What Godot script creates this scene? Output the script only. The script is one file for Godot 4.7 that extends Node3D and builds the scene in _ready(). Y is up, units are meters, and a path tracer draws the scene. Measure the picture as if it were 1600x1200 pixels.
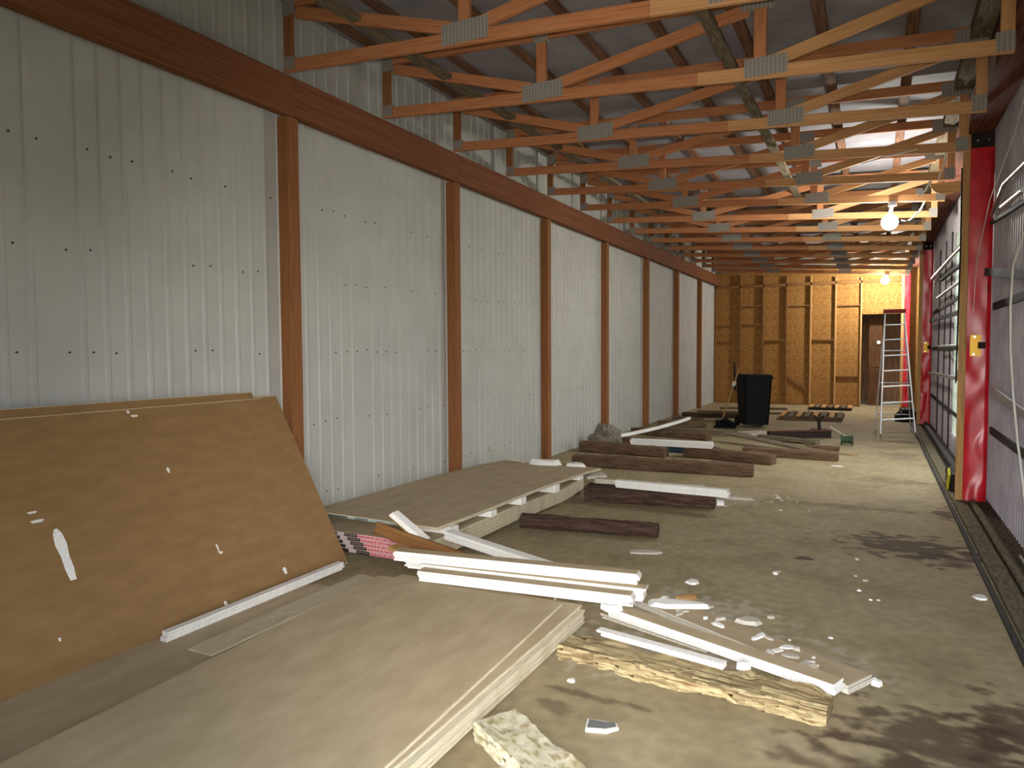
extends Node3D

# ---------- coordinates: X to the right of the camera, y up, D metres down the hall (z = -D) ----------
var taken := {}
var M := {}
var rng := RandomNumberGenerator.new()
const ORD := ["first", "second", "third", "fourth", "fifth", "sixth", "seventh", "eighth", "ninth", "tenth", "eleventh", "twelfth", "thirteenth", "fourteenth", "fifteenth"]

func V(x: float, y: float, d: float) -> Vector3:
	return Vector3(x, y, -d)

# ---------- naming and tree ----------
func numbered(called: String) -> String:
	if not taken.has(called):
		taken[called] = 0
		return called
	taken[called] += 1
	return "%s_%03d" % [called, taken[called]]

func tag(o: Node3D, label: String, category: String, group := "", kind := "") -> Node3D:
	o.set_meta("label", label)
	o.set_meta("category", category)
	if group != "": o.set_meta("group", group)
	if kind != "": o.set_meta("kind", kind)
	return o

func thing(called: String, at: Vector3, label: String, category: String, group := "") -> Node3D:
	var o := Node3D.new()
	o.name = numbered(called)
	add_child(o)
	o.position = at
	return tag(o, label, category, group)

func structure(called: String, label: String, category: String) -> Node3D:
	var o := Node3D.new()
	o.name = called
	add_child(o)
	return tag(o, label, category, "", "structure")

# a mesh given in world coordinates becomes a part whose own origin is the base of its box
func part(parent: Node3D, called: String, mesh: Mesh, m: Material, world := true) -> MeshInstance3D:
	var o := MeshInstance3D.new()
	o.name = called
	if world:
		var box := mesh.get_aabb()
		var c := Vector3(box.position.x + box.size.x / 2, box.position.y, box.position.z + box.size.z / 2)
		var st := SurfaceTool.new()
		st.append_from(mesh, 0, Transform3D(Basis.IDENTITY, -c))
		o.mesh = st.commit()
		var off := Vector3.ZERO
		var p: Node = parent
		while p != self and p is Node3D:
			off += p.position
			p = p.get_parent()
		o.position = c - off
	else:
		o.mesh = mesh
	o.material_override = m
	parent.add_child(o, true)
	return o

func solo(called: String, mesh: Mesh, m: Material, label: String, category: String, group := "") -> MeshInstance3D:
	var o := part(self, numbered(called), mesh, m)
	tag(o, label, category, group)
	return o

# ---------- shapes ----------
func tri(st: SurfaceTool, a: Vector3, b: Vector3, c: Vector3, na: Vector3, nb: Vector3, nc: Vector3, ua: Vector2, ub: Vector2, uc: Vector2) -> void:
	if (b - a).cross(c - a).dot(na + nb + nc) > 0.0:
		var t := b; b = c; c = t
		t = nb; nb = nc; nc = t
		var u := ub; ub = uc; uc = u
	st.set_normal(na); st.set_uv(ua); st.add_vertex(a)
	st.set_normal(nb); st.set_uv(ub); st.add_vertex(b)
	st.set_normal(nc); st.set_uv(uc); st.add_vertex(c)

func rect(w: float, h: float, ch := 0.0) -> PackedVector2Array:
	var x := w / 2
	var y := h / 2
	if ch <= 0.0:
		return PackedVector2Array([Vector2(-x, -y), Vector2(x, -y), Vector2(x, y), Vector2(-x, y)])
	return PackedVector2Array([Vector2(-x + ch, -y), Vector2(x - ch, -y), Vector2(x, -y + ch), Vector2(x, y - ch), Vector2(x - ch, y), Vector2(-x + ch, y), Vector2(-x, y - ch), Vector2(-x, -y + ch)])

func ring(r: float, n := 10) -> PackedVector2Array:
	var p := PackedVector2Array()
	for i in n:
		p.append(Vector2(cos(TAU * i / n), sin(TAU * i / n)) * r)
	return p

# a convex profile carried along a path; rough > 0 gnaws the surface
func sweep_to(st: SurfaceTool, pts: Array, prof: PackedVector2Array, up := Vector3.UP, rough := 0.0, seedv := 1, round_side := false, taper: Array = []) -> void:
	var n := pts.size()
	var k := prof.size()
	var noise := FastNoiseLite.new()
	noise.seed = seedv
	noise.frequency = 3.0
	var rings := []
	var cx := Vector2.ZERO
	for q in prof: cx += q / k
	var length := 0.0
	var us := []
	var S := []
	var U := []
	for i in n:
		var t: Vector3 = (pts[min(i + 1, n - 1)] - pts[max(i - 1, 0)]).normalized()
		var s := t.cross(up).normalized()
		var u := s.cross(t).normalized()
		S.append(s); U.append(u)
		if i > 0: length += (pts[i] - pts[i - 1]).length()
		us.append(length)
		var r := []
		for q in prof:
			var f := 1.0
			if taper.size() == n: f = taper[i]
			if rough > 0.0:
				var w: Vector3 = pts[i] + s * q.x * 4.0 + u * q.y * 4.0
				f += rough * noise.get_noise_3dv(w) + rough * 0.6 * noise.get_noise_3dv(w * 3.7)
			r.append(pts[i] + s * q.x * f + u * q.y * f)
		rings.append(r)
	var vs := [0.0]
	for j in k: vs.append(vs[j] + prof[j].distance_to(prof[(j + 1) % k]))
	for j in k:
		var e: Vector2 = prof[(j + 1) % k] - prof[j]
		var n2 := Vector2(e.y, -e.x).normalized()
		if n2.dot((prof[j] + prof[(j + 1) % k]) / 2 - cx) < 0.0: n2 = -n2
		var j2 := (j + 1) % k
		for i in n - 1:
			var a: Vector3 = rings[i][j]
			var b: Vector3 = rings[i][j2]
			var c: Vector3 = rings[i + 1][j2]
			var d: Vector3 = rings[i + 1][j]
			var na: Vector3 = S[i] * n2.x + U[i] * n2.y
			var nd: Vector3 = S[i + 1] * n2.x + U[i + 1] * n2.y
			var nb := na
			var nc := nd
			if round_side:
				na = (a - pts[i]).normalized(); nb = (b - pts[i]).normalized()
				nc = (c - pts[i + 1]).normalized(); nd = (d - pts[i + 1]).normalized()
			elif rough > 0.0:
				var m := (b - a).cross(d - a).normalized()
				if m.dot(na) < 0.0: m = -m
				na = m; nb = m; nc = m; nd = m
			tri(st, a, b, c, na, nb, nc, Vector2(us[i], vs[j]), Vector2(us[i], vs[j + 1]), Vector2(us[i + 1], vs[j + 1]))
			tri(st, a, c, d, na, nc, nd, Vector2(us[i], vs[j]), Vector2(us[i + 1], vs[j + 1]), Vector2(us[i + 1], vs[j]))
	for end in [0, n - 1]:
		var t: Vector3 = (pts[1] - pts[0]).normalized() * -1.0 if end == 0 else (pts[n - 1] - pts[n - 2]).normalized()
		for j in range(1, k - 1):
			tri(st, rings[end][0], rings[end][j], rings[end][j + 1], t, t, t, prof[0], prof[j], prof[j + 1])

func sweep(pts: Array, prof: PackedVector2Array, up := Vector3.UP, rough := 0.0, seedv := 1, round_side := false, taper: Array = []) -> ArrayMesh:
	var st := SurfaceTool.new()
	st.begin(Mesh.PRIMITIVE_TRIANGLES)
	sweep_to(st, pts, prof, up, rough, seedv, round_side, taper)
	return st.commit()

func beam(a: Vector3, b: Vector3, w: float, h: float, up := Vector3.UP, ch := 0.003) -> ArrayMesh:
	return sweep([a, b], rect(w, h, ch), up)

func box(x0: float, x1: float, y0: float, y1: float, d0: float, d1: float, ch := 0.0) -> ArrayMesh:
	return sweep([V((x0 + x1) / 2, (y0 + y1) / 2, d0), V((x0 + x1) / 2, (y0 + y1) / 2, d1)], rect(x1 - x0, y1 - y0, ch))

func upright(x0: float, x1: float, y0: float, y1: float, d0: float, d1: float, ch := 0.003) -> ArrayMesh:
	# as box(), but the grain runs upwards
	var a := V((x0 + x1) / 2, y0, (d0 + d1) / 2)
	return sweep([a, a + Vector3.UP * (y1 - y0)], rect(x1 - x0, d1 - d0, ch), Vector3.BACK)

func across(x0: float, x1: float, y0: float, y1: float, d0: float, d1: float, ch := 0.003) -> ArrayMesh:
	# as box(), but the grain runs along X
	var a := V(x0, (y0 + y1) / 2, (d0 + d1) / 2)
	return sweep([a, a + Vector3.RIGHT * (x1 - x0)], rect(d1 - d0, y1 - y0, ch))

func tube(pts: Array, r: float, n := 8, up := Vector3.UP) -> ArrayMesh:
	return sweep(pts, ring(r, n), up, 0.0, 1, true)

# a timber gnawed by rot: many rings
func timber(a: Vector3, b: Vector3, w: float, h: float, rough: float, seedv: int, rounded := false) -> ArrayMesh:
	var pts := []
	var n := int((b - a).length() / 0.028) + 3
	for i in n: pts.append(a.lerp(b, float(i) / (n - 1)))
	var p := PackedVector2Array()
	if rounded:
		for i in 20: p.append(Vector2(cos(TAU * i / 20) * w / 2, sin(TAU * i / 20) * h / 2))
	else:
		var base := rect(w, h, min(w, h) * 0.12)
		for i in base.size():
			var nx: Vector2 = base[(i + 1) % base.size()]
			var cuts := 5 if base[i].distance_to(nx) > min(w, h) * 0.3 else 2
			for c in cuts: p.append(base[i].lerp(nx, float(c) / cuts))
	return sweep(pts, p, Vector3.UP, rough, seedv)

# a broken piece: an uneven polygon of some thickness
func shard(c: Vector3, rx: float, rd: float, h: float, seedv: int, turn := 0.0) -> ArrayMesh:
	var r := RandomNumberGenerator.new()
	r.seed = seedv
	var st := SurfaceTool.new()
	st.begin(Mesh.PRIMITIVE_TRIANGLES)
	var top := []
	var bot := []
	var n := 7
	for i in n:
		var a := TAU * (i + r.randf_range(-0.3, 0.3)) / n
		var f := r.randf_range(0.7, 1.1)
		var q := Vector3(cos(a) * rx * f, 0, sin(a) * rd * f).rotated(Vector3.UP, turn)
		bot.append(c + q)
		top.append(c + q * r.randf_range(0.75, 0.98) + Vector3.UP * h * r.randf_range(0.7, 1.1))
	for i in n:
		var j := (i + 1) % n
		var nn: Vector3 = (top[i] - bot[i]).cross(bot[j] - bot[i]).normalized()
		if nn.dot((bot[i] + bot[j]) / 2 - c) < 0: nn = -nn
		tri(st, bot[i], bot[j], top[j], nn, nn, nn, Vector2(0, 0), Vector2(0.1, 0), Vector2(0.1, 0.1))
		tri(st, bot[i], top[j], top[i], nn, nn, nn, Vector2(0, 0), Vector2(0.1, 0.1), Vector2(0, 0.1))
	var ct := c + Vector3.UP * h
	for i in n:
		var j := (i + 1) % n
		var nn: Vector3 = (top[i] - ct).cross(top[j] - ct).normalized()
		if nn.y < 0: nn = -nn
		tri(st, ct, top[i], top[j], nn, nn, nn, Vector2.ZERO, Vector2(0.1, 0), Vector2(0.1, 0.1))
		tri(st, c, bot[i], bot[j], Vector3.DOWN, Vector3.DOWN, Vector3.DOWN, Vector2.ZERO, Vector2(0.1, 0), Vector2(0.1, 0.1))
	return st.commit()

# ribbed sheet metal in the plane X, from d0 to d1, ribs towards side (+1 = to +X)
func ribbed(x: float, d0: float, d1: float, y0: float, y1: float, side: float, pitch: float, depth: float, foot: float, crest: float) -> ArrayMesh:
	var st := SurfaceTool.new()
	st.begin(Mesh.PRIMITIVE_TRIANGLES)
	var line := [Vector2(d0, 0.0)]
	var k := ceili(d0 / pitch)
	while k * pitch + foot / 2 < d1:
		var c := k * pitch
		if c - foot / 2 > d0:
			line += [Vector2(c - foot / 2, 0), Vector2(c - crest / 2, depth), Vector2(c + crest / 2, depth), Vector2(c + foot / 2, 0)]
		k += 1
	line.append(Vector2(d1, 0))
	for i in line.size() - 1:
		var p: Vector2 = line[i]
		var q: Vector2 = line[i + 1]
		for back in [0, 1]:
			var o: float = -0.0015 * side * back
			var a := V(x + side * p.y + o, y0, p.x)
			var b := V(x + side * q.y + o, y0, q.x)
			var up := Vector3.UP * (y1 - y0)
			var n := (b - a).cross(Vector3.UP).normalized()
			if n.x * side < 0: n = -n
			if back == 1: n = -n
			tri(st, a, b, b + up, n, n, n, Vector2(p.x, y0), Vector2(q.x, y0), Vector2(q.x, y1))
			tri(st, a, b + up, a + up, n, n, n, Vector2(p.x, y0), Vector2(q.x, y1), Vector2(p.x, y1))
	return st.commit()

# ---------- materials ----------
func mat(key: String, c: Color, rough := 0.9, metal := 0.0, spec := 0.3) -> StandardMaterial3D:
	var m := StandardMaterial3D.new()
	m.resource_name = key
	m.albedo_color = c
	m.roughness = rough
	m.metallic = metal
	m.metallic_specular = spec
	m.cull_mode = BaseMaterial3D.CULL_DISABLED
	M[key] = m
	return m

func nmat(key: String, cols: Array, freq: float, scale: Vector2, rough := 0.9, seedv := 1, spec := 0.3, metal := 0.0, kind := FastNoiseLite.TYPE_SIMPLEX_SMOOTH) -> StandardMaterial3D:
	var m := mat(key, Color.WHITE, rough, metal, spec)
	var f := FastNoiseLite.new()
	f.noise_type = kind
	f.seed = seedv
	f.frequency = freq
	f.fractal_octaves = 4
	f.fractal_gain = 0.6
	if kind == FastNoiseLite.TYPE_CELLULAR:
		f.cellular_return_type = FastNoiseLite.RETURN_CELL_VALUE
		f.fractal_type = FastNoiseLite.FRACTAL_NONE
	var t := NoiseTexture2D.new()
	t.width = 256
	t.height = 256
	t.seamless = true
	t.noise = f
	var g := Gradient.new()
	var offs := PackedFloat32Array()
	var cc := PackedColorArray()
	for i in cols.size():
		offs.append(0.15 + 0.7 * i / max(1, cols.size() - 1))
		cc.append(Color(cols[i]) if cols[i] is String else Color8(cols[i][0], cols[i][1], cols[i][2]))
	g.offsets = offs
	g.colors = cc
	t.color_ramp = g
	m.albedo_texture = t
	m.uv1_scale = Vector3(scale.x, scale.y, 1)
	return m

func materials() -> void:
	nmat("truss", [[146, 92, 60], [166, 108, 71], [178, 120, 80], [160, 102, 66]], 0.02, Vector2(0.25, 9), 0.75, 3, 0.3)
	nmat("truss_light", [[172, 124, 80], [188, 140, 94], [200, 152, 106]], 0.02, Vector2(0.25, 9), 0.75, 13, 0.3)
	nmat("post_wood", [[114, 71, 42], [130, 84, 50], [142, 95, 58], [124, 79, 46]], 0.02, Vector2(0.25, 9), 0.8, 5)
	nmat("header_wood", [[104, 62, 39], [118, 73, 46], [128, 82, 53]], 0.015, Vector2(0.2, 8), 0.8, 6)
	nmat("weathered", ["#4f4434", "#6f6350", "#857a62"], 0.03, Vector2(0.4, 7), 0.9, 7)
	nmat("purlin", [[88, 62, 48], [115, 82, 62], [130, 98, 76]], 0.02, Vector2(0.3, 5), 0.85, 8)
	nmat("beam_dark", ["#4a2a20", "#63392a", "#704636"], 0.02, Vector2(0.3, 5), 0.85, 9)
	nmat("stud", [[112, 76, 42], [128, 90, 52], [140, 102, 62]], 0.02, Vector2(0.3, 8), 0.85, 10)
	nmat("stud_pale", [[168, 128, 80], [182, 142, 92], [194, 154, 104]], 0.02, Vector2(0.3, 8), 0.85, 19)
	nmat("osb", [[128, 88, 40], [146, 104, 52], [156, 114, 62], [138, 96, 46], [166, 126, 76]], 0.09, Vector2(2.2, 2.2), 0.85, 11, 0.3, 0.0, FastNoiseLite.TYPE_CELLULAR)
	nmat("rotten", [[74, 56, 43], [98, 77, 59], [118, 96, 74], [106, 82, 62]], 0.03, Vector2(0.4, 8), 0.95, 12)
	nmat("rotten_dark", [[52, 38, 32], [76, 57, 48], [98, 79, 64]], 0.03, Vector2(0.4, 8), 0.95, 14)
	nmat("rotten_yellow", [[112, 90, 62], [140, 120, 88], [158, 138, 100], [190, 176, 136], [128, 100, 66]], 0.022, Vector2(0.35, 7), 0.95, 15)
	nmat("mossy", [[150, 138, 100], [190, 180, 148], [206, 199, 176], [160, 142, 108]], 0.02, Vector2(1.2, 2.5), 0.95, 16)
	nmat("kraft_paper", [[132, 103, 67], [137, 107, 70], [142, 111, 74]], 0.02, Vector2(0.6, 2.0), 0.85, 21)
	nmat("grey_paper", [[170, 152, 122], [176, 158, 128], [182, 164, 134]], 0.015, Vector2(0.6, 1.5), 0.85, 22)
	nmat("dim_paper", [[174, 157, 128], [180, 163, 134], [186, 169, 140]], 0.015, Vector2(0.6, 1.5), 0.85, 23)
	nmat("board_edge", ["#b3a88e", "#c4b99f", "#cfc5ae"], 0.03, Vector2(0.7, 9), 0.9, 24)
	nmat("gypsum", ["#d9d4cc", "#ebe8e2", "#f2efea"], 0.06, Vector2(3, 6), 0.95, 25)
	nmat("dusty_gypsum", ["#a89f90", "#c4bcae", "#d4cdc2"], 0.06, Vector2(3, 6), 0.95, 26)
	nmat("wall_white", [[170, 169, 163], [174, 173, 167], [178, 177, 171]], 0.01, Vector2(0.5, 0.5), 0.55, 27, 0.4)
	nmat("wall_grey", [[158, 149, 154], [170, 160, 166], [180, 171, 172]], 0.02, Vector2(0.4, 0.4), 0.6, 28, 0.4)
	nmat("roof_sheet", ["#7e7a80", "#8b878c", "#949095"], 0.02, Vector2(0.3, 0.3), 0.7, 29)
	nmat("red_paint", [[172, 18, 30], [196, 26, 40], [208, 34, 48]], 0.02, Vector2(0.6, 0.6), 0.32, 30, 0.5)
	nmat("dark_steel", [[46, 45, 46], [58, 56, 56], [68, 64, 62]], 0.03, Vector2(1.5, 4), 0.75, 31, 0.3, 0.0)
	nmat("dirt", ["#2e2720", "#4a4034", "#5c5142"], 0.05, Vector2(1.5, 1.5), 1.0, 32)
	nmat("ledge", ["#57503f", "#6d6450", "#7d745f"], 0.03, Vector2(0.8, 3), 0.95, 33)
	nmat("rag", ["#544f48", "#7a7468", "#918a70"], 0.05, Vector2(2, 2), 1.0, 34)
	mat("black_plastic", Color8(11, 11, 13), 0.65, 0.0, 0.25)
	mat("bulb_glow", Color("#ffffff"), 0.4)
	M.bulb_glow.emission_enabled = true
	M.bulb_glow.emission = Color(1.0, 0.97, 0.9)
	M.bulb_glow.emission_energy_multiplier = 6.0
	mat("aluminium", Color8(165, 168, 170), 0.4, 0.6, 0.5)
	mat("galvanised", Color("#a9adb0"), 0.45, 0.7, 0.5)
	mat("pipe_steel", Color("#b4b6b8"), 0.3, 0.85, 0.5)
	mat("brass", Color("#b58a2c"), 0.4, 0.6, 0.5)
	mat("bolt", Color("#d8d4c4"), 0.25, 0.9, 0.5)
	mat("cable_white", Color("#d8d5cc"), 0.6)
	mat("cable_black", Color("#1c1b1b"), 0.6)
	mat("cap_red", Color("#7a2a26"), 0.6)
	mat("blue_tarp", Color("#26364c"), 0.6)
	mat("box_grey", Color8(112, 112, 110), 0.7)
	mat("yellow_paint", Color("#c9c02c"), 0.6)
	mat("dark_green", Color("#33452f"), 0.7)
	mat("handle_wood", Color("#a88a55"), 0.7)
	mat("screw", Color("#4a3a32"), 0.7)
	mat("iron", Color("#2b2320"), 0.8)
	mat("rust_red", Color("#5c2a22"), 0.8)
	mat("outside_ground", Color("#8b8878"), 1.0)
	mat("render_wall", Color("#7a7468"), 0.95)
	mat("fibreglass", Color(0.80, 0.84, 0.80, 0.68), 0.6)
	M.fibreglass.transparency = BaseMaterial3D.TRANSPARENCY_ALPHA
	nmat("door_brown", ["#3d2716", "#55371f", "#664628"], 0.02, Vector2(0.3, 6), 0.7, 41)
	# nail plates: galvanised with punched slots
	var im := Image.create(32, 32, false, Image.FORMAT_RGB8)
	im.fill(Color8(140, 134, 126))
	for i in 2:
		for j in 2:
			im.fill_rect(Rect2i(i * 16 + 5, j * 16 + 2, 5, 11), Color8(108, 100, 92))
			im.fill_rect(Rect2i(i * 16 + 4, j * 16 + 2, 1, 11), Color8(186, 182, 174))
	var np := mat("nail_plate", Color.WHITE, 0.6, 0.1, 0.4)
	np.albedo_texture = ImageTexture.create_from_image(im)
	np.uv1_scale = Vector3(18, 18, 1)
	# printed end tapes of the drywall pairs
	M.tape_pink = tape_mat("tape_pink", Color("#d98f96"), Color("#8c3a44"), Color("#2e2226"), Color("#b9a5a8"), 5)
	M.tape_blue = tape_mat("tape_blue", Color("#b8c4c8"), Color("#3f5a66"), Color("#3d4f52"), Color("#9fb0b4"), 9)

func tape_mat(key: String, base: Color, ink: Color, block: Color, pale: Color, seedv: int) -> StandardMaterial3D:
	var im := Image.create(512, 16, false, Image.FORMAT_RGB8)
	var r := RandomNumberGenerator.new()
	r.seed = seedv
	im.fill(base)
	im.fill_rect(Rect2i(0, 0, 175, 16), block)
	im.fill_rect(Rect2i(175, 0, 30, 16), pale)
	im.fill_rect(Rect2i(205, 0, 52, 16), block)
	for x in range(209, 252, 5): im.fill_rect(Rect2i(x, 6, 3, 4), pale)
	var x := 262
	while x < 505:
		var w := r.randi_range(3, 9)
		im.fill_rect(Rect2i(x, 5, w, 6), ink)
		x += w + r.randi_range(2, 5)
	var m := mat(key, Color.WHITE, 0.7)
	m.albedo_texture = ImageTexture.create_from_image(im)
	return m

func floor_material() -> StandardMaterial3D:
	# u: X from -4.4 to 1.2, v: D from -3 to 22; old concrete, worn, with oil stains where the photograph shows them
	var W := 620
	var H := 1700
	var im := Image.create(W, H, false, Image.FORMAT_RGB8)
	var n1 := FastNoiseLite.new(); n1.seed = 4; n1.frequency = 1.5; n1.fractal_octaves = 4
	var n2 := FastNoiseLite.new(); n2.seed = 9; n2.frequency = 9.0; n2.fractal_octaves = 3
	var n3 := FastNoiseLite.new(); n3.seed = 21; n3.frequency = 3.0; n3.fractal_octaves = 4
	# X, D, radius X, radius D, strength
	var stains := [[0.28, 6.25, 0.5, 0.38, 0.85], [0.55, 6.0, 0.2, 0.25, 0.6], [0.30, 3.15, 0.42, 0.34, 0.75], [0.58, 3.35, 0.25, 0.4, 0.7], [0.1, 2.75, 0.4, 0.3, 0.5], [0.63, 7.7, 0.1, 0.28, 0.8], [-0.45, 5.6, 0.07, 0.05, 0.9], [0.0, 3.62, 0.1, 0.07, 0.7], [-0.35, 7.6, 0.9, 0.12, 0.35], [0.2, 9.3, 0.5, 0.18, 0.25], [-1.1, 2.9, 0.22, 0.03, 0.5], [-1.2, 2.75, 0.1, 0.05, 0.4], [0.35, 11.5, 0.3, 0.5, 0.3]]
	var dust := [[-0.95, 4.15, 0.5, 0.35, 0.6], [-0.45, 3.75, 0.5, 0.25, 0.5], [-1.3, 7.5, 0.4, 0.3, 0.4], [-2.0, 5.4, 0.8, 0.12, 0.25], [-1.2, 3.45, 0.4, 0.3, 0.5]]
	var base := Color8(158, 143, 111)
	var pale := Color8(162, 148, 120)
	var deep := Color8(134, 120, 92)
	var oil := Color("#3a2a1e")
	var white := Color("#b9b3a6")
	for y in H:
		var d := -3.0 + 25.0 * (y + 0.5) / H
		for x in W:
			var X := -4.4 + 5.6 * (x + 0.5) / W
			var a := n1.get_noise_2d(X, d)
			var c := base.lerp(pale, clampf(a * 1.1, 0, 1)).lerp(deep, clampf(-a * 1.1, 0, 1))
			var b := n2.get_noise_2d(X, d)
			c = c * (1.0 + 0.10 * b)
			for s in stains:
				var e: float = 1.0 - Vector2((X - s[0]) / s[2], (d - s[1]) / s[3]).length()
				if e > -0.6:
					var q: float = e + 1.1 * n3.get_noise_2d(X * 1.5 + 3.0, d * 2.5)
					c = c.lerp(oil, clampf(q * 2.2, 0, 1) * s[4] * 0.8)
			for s in dust:
				var e: float = 1.0 - Vector2((X - s[0]) / s[2], (d - s[1]) / s[3]).length()
				if e > -0.5:
					var q: float = e + 1.2 * n3.get_noise_2d(X * 3.0 + 13.0, d * 3.0)
					c = c.lerp(white, clampf(q * 2.0, 0, 1) * s[4])
			im.set_pixel(x, y, Color(clampf(c.r, 0, 1), clampf(c.g, 0, 1), clampf(c.b, 0, 1)))
	var m := mat("concrete", Color.WHITE, 0.8, 0.0, 0.35)
	m.albedo_texture = ImageTexture.create_from_image(im)
	return m

func slab_floor() -> ArrayMesh:
	var st := SurfaceTool.new()
	st.begin(Mesh.PRIMITIVE_TRIANGLES)
	var p := [V(-4.4, 0, -3), V(1.2, 0, -3), V(1.2, 0, 22), V(-4.4, 0, 22)]
	var uv := [Vector2(0, 0), Vector2(1, 0), Vector2(1, 1), Vector2(0, 1)]
	var n := Vector3.UP
	tri(st, p[0], p[1], p[2], n, n, n, uv[0], uv[1], uv[2])
	tri(st, p[0], p[2], p[3], n, n, n, uv[0], uv[2], uv[3])
	var dn := Vector3.DOWN * 0.15
	for i in 4:
		var j := (i + 1) % 4
		var o: Vector3 = ((p[i] + p[j]) / 2 - V(-1.6, 0, 9.5)).normalized()
		tri(st, p[i], p[j], p[j] + dn, o, o, o, uv[i], uv[j], uv[j])
		tri(st, p[i], p[j] + dn, p[i] + dn, o, o, o, uv[i], uv[j], uv[i])
	tri(st, p[0] + dn, p[1] + dn, p[2] + dn, -n, -n, -n, uv[0], uv[1], uv[2])
	tri(st, p[0] + dn, p[2] + dn, p[3] + dn, -n, -n, -n, uv[0], uv[2], uv[3])
	return st.commit()

# ---------- lights and camera ----------
const SKY := 4.6
const FLASH := 15.0
const BULB := 4.6
const EXPOSURE := 1.1

func setup() -> void:
	var cam := Camera3D.new()
	cam.name = "Camera"
	cam.fov = rad_to_deg(2.0 * atan(600.0 / 1102.42))
	cam.position = Vector3(0, 1.5495, 0)
	cam.basis = Basis(Vector3.UP, 0.4753) * Basis(Vector3.RIGHT, -0.0473) * Basis(Vector3.BACK, -0.0052)
	cam.near = 0.05
	cam.far = 200.0
	add_child(cam)
	cam.current = true
	var env := Environment.new()
	env.background_mode = Environment.BG_SKY
	var sm := ProceduralSkyMaterial.new()
	sm.sky_top_color = Color("#c2cad2")
	sm.sky_horizon_color = Color("#d8dadb")
	sm.ground_bottom_color = Color("#8b8878")
	sm.ground_horizon_color = Color("#c4c2ba")
	sm.sky_energy_multiplier = SKY
	sm.ground_energy_multiplier = SKY
	var sky := Sky.new()
	sky.sky_material = sm
	env.sky = sky
	env.tonemap_mode = Environment.TONE_MAPPER_LINEAR
	env.tonemap_exposure = EXPOSURE
	env.sdfgi_enabled = true
	env.ssao_enabled = true
	env.ssil_enabled = true
	var we := WorldEnvironment.new()
	we.name = "WorldEnvironment"
	we.environment = env
	add_child(we)
	# the flash of the camera that took the photograph, just above its lens
	var fl := SpotLight3D.new()
	fl.name = "camera_flash"
	fl.basis = Basis(Vector3.UP, -0.09) * cam.basis
	fl.spot_angle = 40.0
	fl.spot_angle_attenuation = 1.0
	fl.spot_range = 60.0
	fl.spot_attenuation = 2.0
	fl.position = Vector3(0.04, 1.60, 0.02)
	fl.light_color = Color(1.0, 0.98, 0.95)
	fl.light_energy = FLASH
	fl.light_size = 0.02
	fl.shadow_enabled = true
	add_child(fl)

# ---------- the building ----------
func yb(x: float) -> float: return 3.69 - (x + 4.08) * 0.0692   # underside of the trusses
func yt(x: float) -> float: return 4.245 - (x + 4.0) * 0.049      # top of the trusses
const D0 := 4.12
const DS := 1.22
const PD := 4.21
const PS := 2.445
const END := 21.15
const REAR := -0.3

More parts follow.
